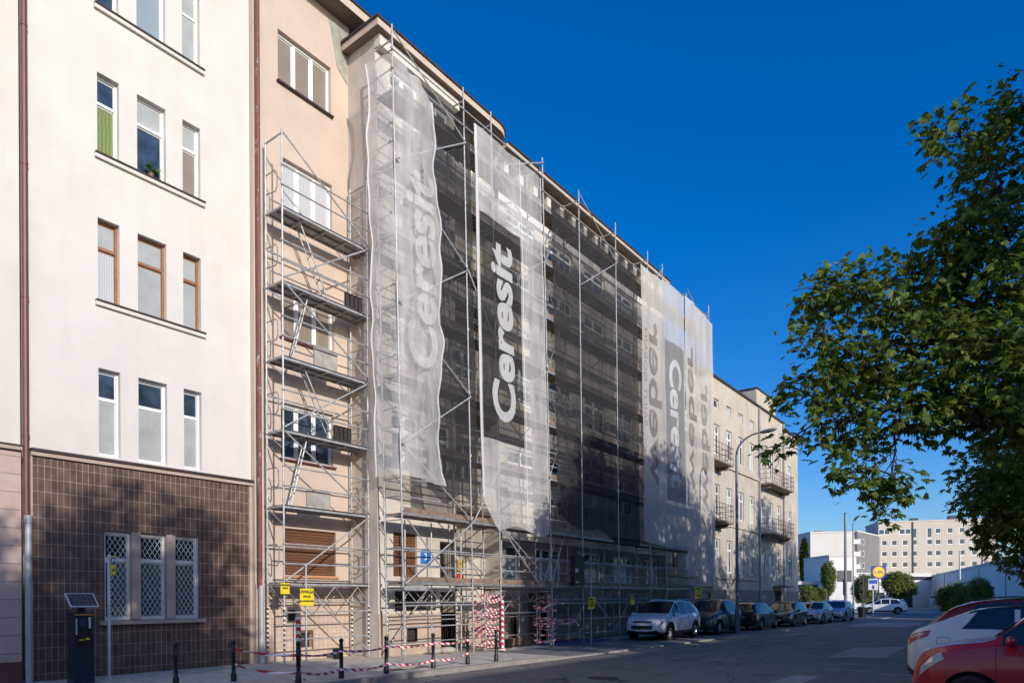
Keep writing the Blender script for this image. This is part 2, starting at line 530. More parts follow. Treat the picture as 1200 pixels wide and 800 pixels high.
# worn paint and patches of newer asphalt
mb = MB()
z = .004
mb.face([(21.6, 4.9, z), (26.2, 5.1, z), (28.0, 3.7, z), (22.4, 3.5, z)])
mb.face([(13.6, 4.4, z), (16.3, 4.35, z), (16.2, 3.85, z), (13.6, 3.8, z)])
mb.face([(28.3, 7.5, z), (28.6, 7.5, z), (28.55, 4.7, z), (28.28, 4.7, z)])
mb.face([(46, 9.6, z), (54, 9.2, z), (54, 6.0, z), (46, 6.2, z)])
mb.face([(33, 9.6, z), (36, 9.55, z), (36, 9.0, z), (33, 9.05, z)])
struct('asphalt_patches', mb, M_ASPHPATCH)
mb = MB(); z = .008
for x in (12.0, 14.75, 17.5, 20.25, 23.0, 25.75, 28.5, 31.25):
    mb.face([(x, 1.75, z), (x + .1, 1.75, z), (x + .1, 2.85, z), (x, 2.85, z)])
for x in (17.9, 19.6):
    mb.face([(x, 3.2, z), (x + .09, 3.2, z), (x + .09, 4.1, z), (x, 4.1, z)])
struct('road_marking', mb, M_LINE)
mb = MB()
for x, y in ((13.2, 7.6), (25.5, 8.3), (38.0, 7.2)): mb.lathe([(0, .007), (.30, .007), (.31, .006), (.36, .005)], (x, y, 0), 24)
struct('road_manhole_covers', mb, mat('cast_iron_cover', (.06, .056, .052), .6, .4, var=.4, vscale=30, bump=.8, bscale=40))

# ------------------------------------------------------------------ building A (cream) and its left neighbour
FY = 16.3
def front(Y):
    return lambda u, n, z: (u, Y + n, z)
def side(X):
    return lambda u, n, z: (X + n, u, z)

def plate(mb, pts, y0, y1, mi=0):
    n = len(pts); k = len(mb.v)
    mb.v += [(x, y0, z) for x, z in pts] + [(x, y1, z) for x, z in pts]
    mb.f.append(tuple(range(k, k + n))); mb.m.append(mi)
    mb.f.append(tuple(range(k + n, k + 2 * n))[::-1]); mb.m.append(mi)
    for i in range(n):
        j = (i + 1) % n
        mb.f.append((k + i, k + n + i, k + n + j, k + j)); mb.m.append(mi)
    return mb

def shell(mb, x0, x1, y0, y1, z0, z1, mi=0):
    mb.face([(x0, y1, z0), (x1, y1, z0), (x1, y1, z1), (x0, y1, z1)], mi)
    mb.face([(x0, y0, z0), (x0, y1, z0), (x0, y1, z1), (x0, y0, z1)], mi)
    mb.face([(x1, y0, z0), (x1, y1, z0), (x1, y1, z1), (x1, y0, z1)], mi)
    mb.face([(x0, y0, z1), (x1, y0, z1), (x1, y1, z1), (x0, y1, z1)], mi)
    return mb

A = thing('apartment_building', 'cream plastered apartment building with brown tiled ground floor and groups of three narrow windows', 'building', (7.5, FY, .1))
AW = [(6.36, 6.81), (7.20, 7.85), (8.25, 8.69)]
AR = [(4.96, 6.88), (8.37, 10.18), (11.6, 13.37), (14.86, 16.66), (18.2, 20.0)]
holes = [(a, b, c, d, .2) for c, d in AR for a, b in AW]
mb = MB()
wall(mb, front(FY), 5.05, 10.02, .05, 21, holes + [(6.45, 8.58, 1.33, 3.32, .25)])
shell(mb, 5.05, 10.02, FY, FY + 11, .05, 21)
mb.build('wall', M_CREAM, A)
mb = MB()
wall(mb, front(FY - .035), 5.10, 9.93, .1, 4.74, [(6.45, 8.58, 1.33, 3.32, .03)])
mb.face([(9.93, FY - .035, .1), (9.93, FY, .1), (9.93, FY, 4.74), (9.93, FY - .035, 4.74)])
mb.build('tile_cladding', M_TILE, A)
MB().box(9.935, FY - .05, .1, 10.02, FY - .002, 4.74).box(5.06, FY - .05, .1, 5.095, FY - .002, 4.74).build('edge_trim', M_TRIM, A)
mb = MB().box(5.06, FY - .10, 4.745, 10.02, FY - .002, 4.83).box(5.06, FY - .14, 4.832, 10.02, FY - .002, 4.89, 1)
mb.build('cornice', [M_TRIM, M_SILLDK], A)
for c in (8.37, 11.6, 14.86, 18.2):
    mb = MB().box(6.30, FY - .10, c - .045, 8.78, FY + .03, c - .012, 1).box(6.30, FY - .07, c - .13, 8.78, FY - .002, c - .047, 0)
    mb.build('window_sill', [M_CREAM, M_SILLDK], A)
# row: (frame, [(lower pane, upper pane) x3])
ROWS = [
    (M_WFRAME, [(M_BLIND, M_GLASSB), (M_BLIND, M_GLASSB), (M_BLIND, M_GLASSB)]),
    (M_BFRAME, [(M_CURT, M_BLIND), (M_BLIND, M_BLIND), (M_BLIND, M_BLIND)]),
    (M_WFRAME, [(M_GREENC, M_GLASSB), (M_GLASSB, M_BLIND), (M_BLINDB, M_BLIND)]),
    (M_WFRAME, [(M_GLASSB, M_GLASSB), (M_CURTB, M_CURTB), (M_BLIND, M_BLIND)]),
    (M_WFRAME, [(M_GLASSB, M_GLASSB), (M_CURT, M_CURT), (M_BLIND, M_BLIND)])]
for (c, d), (fm, ps) in zip(AR, ROWS):
    for (a, b), (lo, up) in zip(AW, ps):
        window(A, (a - 7.5, .16, c - .1), b - a, d - c, 1, .66, fm, lo, up, fw=.05)
# potted plant on the inner sill of the third row
def leaf_tuft(c, n, r, size, seed):
    rng = np.random.default_rng(seed)
    V = []; F = []
    for i in range(n):
        d = rng.normal(size=3); d /= np.linalg.norm(d); d[2] = abs(d[2])
        p = np.array(c) + d * r * rng.uniform(.3, 1)
        t = rng.normal(size=3); t -= d * (t @ d); t /= np.linalg.norm(t)
        l = size * rng.uniform(.7, 1.3)
        k = len(V)
        V += [p - t * l * .3, p + d * l * .4, p + t * l * .3, p + d * l * 1.1 - np.array([0, 0, l * .4])]
        F.append((k, k + 1, k + 3, k + 2))
    return np.array(V), np.array(F)
M_LEAFP = mat('plant_leaf', (.06, .16, .05), .6, var=.4, vscale=12)
pl = thing('potted_plant', 'green leafy plant in a small pot on the sill of a white framed window', 'plant', (7.55, FY + .09, 11.64))
MB().lathe([(.0, 0), (.05, 0), (.065, .11), (.058, .11), (.055, .09), (0, .09)], n=12).build('pot', M_WOODDOOR, pl, world=False)
V, F = leaf_tuft((0, 0, .16), 60, .14, .12, 3)
V[:, 1] = np.clip(V[:, 1], -.2, .02)
link('foliage', np_mesh('foliage', V, F, M_LEAFP), pl)

# ground floor lattice window in three lights
pil = MB().box(7.02, FY - .06, 1.345, 7.21, FY + .12, 3.315).box(7.80, FY - .06, 1.345, 8.00, FY + .12, 3.315)
pil.build('window_pillar', M_TRIM, A)
MB().box(6.34, FY - .16, 1.24, 8.70, FY + .02, 1.325).build('window_sill', M_TRIM, A)
M_LATT = mat('white_lattice', (.72, .73, .74), .5, var=.05)
for a, b in ((6.46, 7.015), (7.215, 7.795), (8.005, 8.575)):
    w = window(A, (a - 7.5, .10, 1.335 - .1), b - a, 1.975, 1, .68, M_OFRAME, mat('pane_green_grey', (.075, .095, .078), .35, var=.35, vscale=3, coat=.5), M_GLASS, fw=.05)
    lm = MB(); W, H = b - a, 1.975
    for (c, d) in ((.06, H * .68 - .04), (H * .68 + .04, H - .06)):
        x0, x1 = .07, W - .07
        sx, sz = (x1 - x0) / 4, .178
        n = int((d - c) / sz) + 7
        for k in range(-n, n + n):
            for sg in (1, -1):
                # clip the slanted bar to the light
                pts = []
                za = c + k * sz; zb = za + sg * (x1 - x0) * 1.6
                t0, t1 = 0.0, 1.0
                dz = zb - za
                if abs(dz) > 1e-6:
                    ta, tb = (c - za) / dz, (d - za) / dz
                    t0, t1 = max(t0, min(ta, tb)), min(t1, max(ta, tb))
                if t1 - t0 > .02:
                    lm.tube((x0 + (x1 - x0) * t0, -.06 if sg > 0 else -.066, za + dz * t0), (x0 + (x1 - x0) * t1, -.06 if sg > 0 else -.066, za + dz * t1), .0055, 4)
    lm.build('lattice', M_LATT, w, world=False)

N_ = thing('neighbour_building', 'cream building at the left edge with a rose coloured banded base', 'building', (1, FY, .1))
mb = MB()
hol = [(a, a + 1.0, c, c + 1.7, .2) for a in (-4, -1.2, 1.6) for c in (5.6, 9, 12.3, 15.6)] + [(a, a + 1.0, 1.5, 3.2, .2) for a in (-4, -1.2, 1.6)]
wall(mb, front(FY), -7, 4.9, 4.88, 21, [h for h in hol if h[2] > 4])
shell(mb, -7, 4.9, FY, FY + 11, .05, 21)
mb.build('wall', M_CREAM, N_)
mb = MB(); wall(mb, front(FY - .03), -7, 4.9, .55, 4.80, [h for h in hol if h[2] < 4])
mb.build('banded_base', M_ROSE, N_)
MB().box(-7, FY - .06, .05, 4.9, FY, .545).build('plinth', M_REDBASE, N_)
MB().box(-7, FY - .12, 4.805, 4.9, FY, 4.875, 0).box(-7, FY - .14, 4.877, 4.9, FY, 4.91, 1).build('cornice', [M_TRIM, M_SILLDK], N_)
for h in hol:
    window(N_, (h[0] - 1, .16, h[2] - .1), 1.0, h[3] - h[2], 2, .7, M_WFRAME, M_BLIND, M_GLASSB)
MB().tube((4.97, FY - .09, 2.9), (4.97, FY - .09, 21), .055, 10).build('downpipe', M_PIPE, N_)
for z in (5.1, 7.9, 10.6, 13.4, 16.2): MB().tube((4.97, FY - .09, z), (4.97, FY - .09, z + .05), .064, 10).build('pipe_clamp', M_PIPE, N_)
MB().tube((4.99, FY - .13, .1), (4.99, FY - .13, 3.35), .062, 10).tube((4.99, FY - .13, 3.35), (4.99, FY - .13, 3.5), .075, 10).build('standpipe', M_GREYPIPE, N_)
MB().box(5.035, FY - .10, 2.2, 5.08, FY - .06, 3.3).build('cable_duct', M_PIPE, N_)

# ------------------------------------------------------------------ building B (pink, narrow)
BY = 16.15
B = thing('pink_building', 'narrow pink plastered building between the cream house and the netted one', 'building', (11.6, BY, .1))
BW = [(10.78, 12.52, 15.75, 17.15, .2), (10.9, 12.55, 12.32, 13.76, .2), (10.83, 12.6, 8.88, 10.28, .2), (10.82, 12.55, 5.6, 7.12, .2), (10.9, 12.62, 2.45, 3.72, .12)]
mb = MB()
wall(mb, front(BY), 10.03, 13.2, 2.2, 18.9, BW)
shell(mb, 10.03, 13.2, BY, BY + 10, .05, 18.9)
mb.build('wall', M_PINK, B)
mb = MB()
wall(mb, front(BY - .02), 10.03, 13.2, .1, 2.2, [(11.0, 11.25, 1.2, 1.5, .1), (11.35, 11.75, .45, .85, .12)])
mb.build('tiled_base', M_PINKTILE, B)
MB().box(11.0, BY + .06, 1.2, 11.25, BY + .1, 1.5).box(11.35, BY + .08, .45, 11.75, BY + .12, .85).build('vent', M_IRON, B)
MB().box(11.3, BY - .035, .85, 11.8, BY - .022, .93).box(11.3, BY - .035, .40, 11.35, BY - .022, .85).box(11.75, BY - .035, .40, 11.8, BY - .022, .85).build('vent_surround', M_WOODDOOR, B)
panes = [M_BLINDB, M_CURT, M_BLINDB, M_GLASSB]
for (a, b, c, d, _), pm in zip(BW[:4], panes):
    window(B, (a - 11.6, .15, c - .1), b - a, d - c, 3, None, M_WFRAME, pm, fw=.07)
    MB().box(a - .05, BY - .09, c - .05, b + .05, BY + .04, c - .005).build('window_sill', M_SILLDK if c > 15 else M_PIPE, B)
MB().box(10.9, BY + .06, 2.45, 12.62, BY + .10, 3.72).build('shutter', M_WOODSHUT, B)
MB().box(10.85, BY - .07, 2.38, 12.68, BY - .003, 2.44).build('window_sill', mat('orange_sill', (.55, .24, .12), .7), B)
MB().tube((10.1, BY - .11, 2.1), (10.1, BY - .11, 18.9), .062, 10).build('downpipe', M_PEEL, B)
MB().tube((10.12, BY - .13, .1), (10.12, BY - .13, 2.15), .07, 10).build('pipe_foot', M_GREYPIPE, B)
mb = MB().prism([(10.0, BY - .55), (14.4, BY - .55), (14.4, BY + 10), (10.0, BY + 10)], 18.75, 19.0, 0, 1, 2)
mb.box(9.98, BY - .6, 19.004, 14.4, BY + 10, 19.05, 3)
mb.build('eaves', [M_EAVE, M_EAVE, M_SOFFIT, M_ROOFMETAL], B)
# raw patch of mortar near the top corner
plate(MB(), [(12.75, 17.3), (13.12, 17.0), (13.14, 18.6), (12.45, 18.6), (12.6, 18.0)], BY - .012, BY - .002).build('mortar_patch', mat('raw_mortar', (.33, .32, .26), .95, var=.3, vscale=5), B)
# ------------------------------------------------------------------ building C (being renovated behind nets)
CY, CY3, CX0, CX1 = 14.95, 15.3, 13.15, 33.0
C = thing('building_under_renovation', 'long grey plastered building hidden behind scaffolding and nets', 'building', (23, CY, .1))
FL = [(5.7, 7.3), (9.05, 10.6), (12.5, 14.0), (16.0, 17.35)]
holes1 = [(a, b, c, d, .2) for c, d in FL for a, b in ((13.72, 14.86), (15.22, 16.25))]
g1 = [(13.75, 14.72, 2.45, 3.75, .14), (13.8, 15.55, 1.42, 2.02, .5), (14.25, 14.7, .45, .9, .12), (15.72, 16.42, .15, 2.0, .6), (15.72, 16.42, 2.4, 3.6, .5)]
mb = MB()
wall(mb, front(CY), CX0, 16.5, 1.35, 17.86, holes1 + g1)
mb.face([(16.5, CY, .05), (16.5, 16.0, .05), (16.5, 16.0, 17.86), (16.5, CY, 17.86)])
h2 = [(17.0, 18.7, c - .7, d, .2) for c, d in FL]
wall(mb, front(16.0), 16.5, 19.2, 1.35, 17.86, h2 + [(17.0, 17.55, 2.4, 3.6, .3)])
h3 = []
for x in (19.7, 22.4, 25.1, 27.8, 30.5):
    for c, d in FL[:3]: h3.append((x, x + 1.75, c, d, .2))
    h3.append((x, x + 1.75, 14.95, 16.0, .2))
g3 = [(19.55, 20.35, 2.35, 3.75, .2), (21.3, 23.2, 2.3, 3.75, .2), (24.4, 26.4, 2.3, 3.75, .2), (27.6, 29.4, 2.3, 3.7, .2), (30.6, 32.2, 2.3, 3.7, .2), (20.9, 22.1, .15, 2.0, .3), (19.75, 20.15, .35, 1.2, .15)]
wall(mb, front(CY3), 19.2, CX1, 4.0, 17.15, h3)
shell(mb, 19.2, CX1, CY3, 26, .05, 17.85)
mb.build('wall', M_OLD, C)
mb = MB(); wall(mb, front(CY3), 19.2, CX1, 1.35, 3.998, g3); mb.build('ground_floor_wall', mat('shade_toned_render', (.30, .25, .205), .9, var=.25, vscale=1.2, streak=.5, bump=.3), C)  # darker than the upper wall: shade under decks and nets put into the colour
MB().box(19.2, CY3 - .06, 3.95, CX1, CY3 - .003, 4.12).build('string_course', M_OLD, C)
mb = MB(); wall(mb, side(CX0 - .004), CY, BY, .05, 17.86); mb.build('return_wall', M_OLDRET, C)
# plinth
mb = MB()
wall(mb, front(CY - .03), CX0, 16.5, .1, 1.35, [g for g in g1 if g[2] < 1.35 and g[3] < 1.35] + [(15.72, 16.42, .15, 1.35, .6)])
mb.face([(CX0, CY - .03, .1), (CX0, CY, .1), (CX0, CY, 1.35), (CX0, CY - .03, 1.35)])
mb.face([(CX0, CY - .03, 1.35), (16.5, CY - .03, 1.35), (16.5, CY, 1.35), (CX0, CY, 1.35)])
mb.face([(16.5, CY - .03, .1), (16.5, 15.97, .1), (16.5, 15.97, 1.35), (16.5, CY - .03, 1.35)])
wall(mb, front(15.97), 16.5, 19.2, .1, 1.35)
mb2 = MB(); wall(mb2, front(CY3 - .03), 19.2, CX1, .1, 1.35, [(20.9, 22.1, .15, 1.35, .3), (19.75, 20.15, .35, 1.2, .15)])
mb2.build('plinth', M_DBASE, C)  # darker tone here paints in the shade under the scaffold
mb.build('plinth', mat('rosy_plinth', (.50, .38, .29), .88, var=.1, vscale=1.5, streak=.35, bump=.2), C)
for c, d in FL:
    for a, b in ((13.72, 14.86), (15.22, 16.25)):
        window(C, (a - 23, .14, c - .1), b - a, d - c, 2, .68, M_WFRAME, M_GLASSB if c < 9 else M_BLINDW, M_GLASSB, fw=.075)
    window(C, (17.0 - 23, 16.0 - CY + .12, c - .7 - .1), 1.7, d - c + .7, 3, .72, M_WFRAME, M_GLASSB, M_GLASSB, fw=.075)
    # curved loggia parapet in the recess
    pts = [(16.5, 14.97), (18.3, 14.97)] + [(18.3 + .9 * math.sin(t), 15.87 - .9 * math.cos(t)) for t in (.4, .8, 1.2, 1.57)]
    pts2 = [(18.3 + .78 * math.sin(t), 15.87 - .78 * math.cos(t)) for t in (1.57, 1.2, .8, .4)] + [(18.3, 15.09), (16.5, 15.09)]
    MB().prism(pts + pts2, c - .85, c + .05).build('balcony_parapet', M_OLD, C)
    MB().prism(pts + [(19.2, 15.99), (16.5, 15.99)], c - 1.05, c - .86).build('balcony_slab', M_SLAB, C)
for x, X2, c, d, _ in h3:
    window(C, (x - 23, CY3 - CY + .12, c - .1), X2 - x, d - c, 2, .68, M_WFRAME, random.choice([M_GLASSB, M_BLINDW, M_GLASS, M_CURT]), M_GLASSB, fw=.07)
for g in g3[:5]:
    window(C, (g[0] - 23, CY3 - CY + .12, g[2] - .1), g[1] - g[0], g[3] - g[2], 3 if g[1] - g[0] > 1 else 1, .7, M_WFRAME, M_CURTB, M_GLASSB, fw=.07)
MB().box(13.75, CY + .08, 2.45, 14.72, CY + .12, 3.75).build('shutter', M_WOODSHUT, C)
MB().box(14.25, CY + .08, .45, 14.7, CY + .12, .9).build('vent', M_IRON, C)
MB().box(19.75, CY3 + .1, .35, 20.15, CY3 + .14, 1.2).build('cellar_hatch', M_WOODDOOR, C)
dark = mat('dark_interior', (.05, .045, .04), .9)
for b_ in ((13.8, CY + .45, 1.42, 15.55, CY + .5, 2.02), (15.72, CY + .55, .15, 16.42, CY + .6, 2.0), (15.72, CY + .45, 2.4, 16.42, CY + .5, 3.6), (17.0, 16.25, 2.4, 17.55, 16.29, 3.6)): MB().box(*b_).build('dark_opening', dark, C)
def grille(parent, x0, x1, z0, z1, y, dx, name='window_grille'):
    mb = MB(); n = max(2, int((x1 - x0) / dx))
    for i in range(n + 1):
        x = x0 + (x1 - x0) * i / n
        mb.tube((x, y, z0), (x, y, z1), .008, 5)
    for z in (z0 + .03, z1 - .03): mb.box(x0, y - .006, z - .012, x1, y + .006, z + .012)
    return mb.build(name, M_IRON, parent)
grille(C, 13.8, 15.55, 1.42, 2.02, CY + .04, .085)
grille(C, 15.72, 16.42, 2.4, 3.6, CY + .05, .09)
grille(C, 15.72, 16.42, .16, 2.0, CY + .06, .10, 'gate')
grille(C, 17.0, 17.55, 2.4, 3.6, 15.97, .09)
mb = MB().box(20.9, CY3 + .2, .15, 21.49, CY3 + .25, 2.0).box(21.51, CY3 + .2, .15, 22.1, CY3 + .25, 2.0)
for i in range(2):
    for z in (.3, 1.15): mb.box(20.98 + i * .61, CY3 + .185, z, 21.41 + i * .61, CY3 + .2, z + .7)
dr = mb.build('door', M_WOODDOOR, C)
MB().tube((21.45, CY3 + .15, 1.05), (21.45, CY3 + .15, 1.2), .012, 6).build('handle', M_GALV, dr)
# top fascia beam, eaves with the rounded corner, attic pillars
MB().box(CX0 - .02, 14.72, 17.52, 16.5, 14.96, 17.848).build('fascia_beam', M_FASCIA, C)
rc = [(18.35 + .85 * math.sin(t), 15.4 - .85 * math.cos(t)) for t in np.linspace(0, 1.57, 9)]
mb = MB().prism([(12.9, 14.55)] + rc + [(19.2, 16.1), (12.9, 16.1)], 17.86, 18.06, 0, 1, 2)
rc2 = [(18.35 + .9 * math.sin(t), 15.4 - .9 * math.cos(t)) for t in np.linspace(0, 1.57, 9)]
mb.prism([(12.85, 14.5)] + rc2 + [(19.25, 16.1), (12.85, 16.1)], 18.064, 18.12, 3)
mb.box(19.22, 14.88, 17.86, 32.8, 16.6, 18.0, 1); mb.box(19.26, 14.82, 18.004, 32.85, 16.6, 18.06, 3)
mb.face([(19.22, 14.9, 17.857), (32.78, 14.9, 17.857), (32.78, 16.6, 17.857), (19.22, 16.6, 17.857)], 2)
mb.box(12.95, 16.1, 17.86, 32.8, 26, 18.06, 3)
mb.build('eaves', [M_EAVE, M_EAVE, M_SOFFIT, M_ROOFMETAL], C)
MB().box(19.2, 16.2, 17.15, CX1, 16.3, 17.855).build('attic_back_wall', mat('brown_attic_wall', (.14, .105, .08), .9, var=.2), C)
mb = MB().box(19.2, CY3 - .02, 16.15, CX1, CY3 + .3, 17.2).build('attic_ledge', M_FASCIA, C)
x = 19.6
while x < 32.7:
    MB().box(x, CY3 + .02, 17.202, x + .26, CY3 + .3, 17.855).build('attic_pillar', M_FASCIA, C)
    x += .92
# street number plaque, yellow box and red lamp on the wall
pq = MB().box(14.86, CY - .02, 2.86, 15.28, CY - .002, 3.28).build('number_plaque', mat('plaque_blue', (.03, .20, .60), .4), C)
text_on('3', .30, mat('plaque_white', (.85, .85, .85), .5), pq, (15.07, CY - .024, 3.07), bold=.004, name='number')
bpy.context.view_layer.update()
for ch in pq.children: ch.location = Vector((15.07, CY - .024, 3.07)) - Vector(C.location)
MB().box(17.62, 15.90, 2.75, 17.92, 15.99, 3.15).build('meter_box', mat('yellow_box', (.50, .30, .05), .6), C)
mb = MB(); mb.lathe([(0, 0), (.22, 0), (.22, .06), (0, .06)], (17.75, 15.92, 2.45), 18, 'y'); mb.build('round_plate', mat('red_plate', (.55, .03, .03), .45), C)

# ------------------------------------------------------------------ building D (weathered, with balconies)
DY = 15.5
D = thing('weathered_building', 'weathered grey beige building with iron railed balconies beyond the nets', 'building', (46, DY, .1))
DR = [(3.35, 5.4), (6.85, 8.75), (10.55, 12.4), (13.4, 13.95)]
DC = [33.9, 36.0, 38.2, 40.3, 42.45, 44.65, 46.85, 49.1, 51.1, 53.0]
hol = [(x, x + (.98 if c < 13 else .9), c, d, .18) for c, d in DR for x in DC if not (c > 13 and x > 47)]
hol += [(x, x + .9, .75, 1.15, .15) for x in DC[:8]]
hol += [(52.3, 53.7, .1, 2.4, .5)]
mb = MB(); wall(mb, front(DY), 33.0, 54.6, 2.3, 15.2, [h for h in hol if h[2] > 2.3]); shell(mb, 33.0, 54.6, DY, 27, .05, 15.2)
D2 = 15.85
hd2 = [(57.1, 58.1, c, d, .18) for c, d in DR[:3]] + [(57.1, 58.1, .75, 1.2, .15)]
wall(mb, front(D2), 54.6, 60.0, 2.3, 15.0, [h for h in hd2 if h[2] > 2.3])
shell(mb, 54.6, 60.0, D2, 27, .05, 15.0)
mb.box(49.9, DY + .5, 15.2, 54.4, DY + 5, 16.9)
mb.build('wall', M_D, D)
mb = MB(); wall(mb, front(DY - .04), 33.0, 54.6, .1, 2.3, [(h[0], h[1], h[2], min(h[3], 2.3), h[4]) for h in hol if h[2] < 2]); wall(mb, front(D2 - .04), 54.6, 60.0, .1, 2.3, [h for h in hd2 if h[2] < 2])
mb.face([(33, DY - .04, 2.3), (54.6, DY - .04, 2.3), (54.6, DY, 2.3), (33, DY, 2.3)])
mb.build('base_course', M_DBASE, D)
for h in hol[:-1] + hd2:
    y0 = D2 if h in hd2 else DY
    w, hh = h[1] - h[0], h[3] - h[2]
    small = hh < 1
    window(D, (h[0] - 46, y0 - DY + .12, h[2] - .1), w, hh, 1 if small else 2, None if small else .7, M_OFRAME if random.random() < .3 else M_WFRAME,
           M_IRON if h[2] < 2 else random.choice([M_GLASSB, M_GLASS, M_BLINDW, M_CURT]), None if h[2] < 2 else M_GLASSB, fw=.07)
MB().box(52.3, DY + .4, .1, 53.7, DY + .46, 2.4).build('door', M_WOODDOOR, D)
MB().box(33, DY - .1, 9.95, 48.6, DY - .002, 10.12).box(33, DY - .08, 6.3, 48.6, DY - .002, 6.42).box(33, DY - .08, 2.95, 48.6, DY - .002, 3.05).build('string_course', M_D, D)
mb = MB().box(32.9, DY - .15, 15.2, 54.75, DY + 6, 15.27).box(54.752, D2 - .15, 15.0, 60.2, D2 + 6, 15.07).box(49.8, DY + .4, 16.9, 54.5, DY + 5.1, 16.97)
mb.build('roof_edge', M_ROOFMETAL, D)
MB().tube((54.5, DY - .1, .2), (54.5, DY - .1, 15.1), .07, 8).tube((48.7, DY - .1, .2), (48.7, DY - .1, 15.1), .06, 8).build('downpipe', M_GALVDK, D)
def balcony(x0, x1, z):
    b = MB().box(x0, DY - .92, z - .12, x1, DY - .002, z).build('balcony', M_SLAB, D)
    rl = MB()
    for zz in (z + .35, z + .68, z + 1.0):
        for p, q in (((x0 + .04, DY - .88), (x1 - .04, DY - .88)), ((x0 + .04, DY - .88), (x0 + .04, DY)), ((x1 - .04, DY - .88), (x1 - .04, DY))):
            rl.tube((*p, zz), (*q, zz), .018, 5)
    n = int((x1 - x0) / .42)
    for i in range(n + 1):
        x = x0 + .04 + (x1 - x0 - .08) * i / n
        rl.tube((x, DY - .88, z), (x, DY - .88, z + 1.0), .016, 5)
    for y in (DY - .44,):
        for x in (x0 + .04, x1 - .04): rl.tube((x, y, z), (x, y, z + 1.0), .016, 5)
    rl.build('railing', M_RUSTRAIL, b)
    MB().box(x0 + .25, DY - .65, z - .34, x0 + .4, DY - .003, z - .122).box(x1 - .4, DY - .65, z - .34, x1 - .25, DY - .003, z - .122).build('bracket', M_SLAB, b)
for z in (6.35, 9.85):
    balcony(48.9, 54.2, z); balcony(36.6, 41.2, z)
MB().box(51.9, DY - .9, 2.55, 54.1, DY - .002, 2.68).build('porch_roof', M_SLAB, D)

# ------------------------------------------------------------------ scaffolds
def stripes_mat(name, a, b, k, vec=(1, 0, 1)):
    m, nt, bs, N, L = nodes(name)
    g = N.new('ShaderNodeTexCoord')
    dt = N.new('ShaderNodeVectorMath'); dt.operation = 'DOT_PRODUCT'
    dt.inputs[1].default_value = vec
    L.new(g.outputs['Object'], dt.inputs[0])
    mm = N.new('ShaderNodeMath'); mm.operation = 'MULTIPLY'; mm.inputs[1].default_value = k
    L.new(dt.outputs['Value'], mm.inputs[0])
    fr = N.new('ShaderNodeMath'); fr.operation = 'FRACT'; L.new(mm.outputs[0], fr.inputs[0])
    gt = N.new('ShaderNodeMath'); gt.operation = 'GREATER_THAN'; gt.inputs[1].default_value = .5
    L.new(fr.outputs[0], gt.inputs[0])
    L.new(mix_col(nt, gt.outputs[0], a, b), bs.inputs['Base Color'])
    bs.inputs['Roughness'].default_value = .45
    return m
M_TAPE = stripes_mat('hazard_tape', (.62, .03, .05), (.82, .80, .79), 5.5, (1, .6, 1))
M_POSTTAPE = stripes_mat('striped_post_tape', (.03, .03, .03), (.75, .73, .68), 8, (.8, .8, 1))
M_REDPOST = stripes_mat('red_white_post', (.60, .03, .04), (.80, .78, .77), 7, (.8, .8, 1))

def ladder(mb, p, q, wdir, w=.36):
    p, q, wd = Vector(p), Vector(q), Vector(wdir)
    for s in (-.5, .5): mb.tube(p + wd * w * s, q + wd * w * s, .02, 6)
    n = int((q - p).length / .28)
    for i in range(1, n):
        c = p.lerp(q, i / n); mb.tube(c - wd * w * .5, c + wd * w * .5, .013, 5)
    return mb

LIFT = [2.2 + 1.93 * k for k in range(8)]
XB = [13.14, 16.06, 17.47, 20.45, 22.55, 25.41, 28.36, 30.07, 32.89, 35.87]
DXB = [-.36, -.37, -.45, -.55, -.22, -.21, -.2, -.4, -.45, -.5]
def LX(x, z):
    return x + float(np.interp(x, XB, DXB)) * (z - 2) / 15.4
YO, YI = 13.85, 14.55
S = thing('scaffold', 'long steel scaffold with plank decks standing in front of the netted building', 'scaffold', (24, 14.2, .06))
for i, x in enumerate(XB):
    zg = .12 if x < 15 else .055
    for y in (YO, YI):
        top = 17.4 if y == YO else 17.05
        if i in (8,): top -= .4
        mb = MB().tube((x, y, zg + .05), (LX(x, top), y, top), .0245, 8)
        for z in LIFT: mb.tube((LX(x, z + .1) - .0, y, z + .1), (LX(x, z + .17), y, z + .17), .033, 8)
        mb.build('standard', M_GALV, S)
        MB().box(x - .08, y - .08, zg, x + .08, y + .08, zg + .012).tube((x, y, zg + .012), (x, y, zg + .3), .017, 6).tube((x - .07, y, zg + .22), (x + .07, y, zg + .22), .012, 5).build('base_jack', M_GALVDK, S)
    for k, z in enumerate(LIFT):
        MB().tube((LX(x, z), YO, z - .03), (LX(x, z), YI, z - .03), .0245, 6).box(LX(x, z) - .012, YO, z - .17, LX(x, z) + .012, YI, z - .14).build('transom', M_GALV, S)
    MB().tube((LX(x, 17), YO, 17.0), (LX(x, 17), YI, 17.0), .0245, 6).build('transom', M_GALV, S)
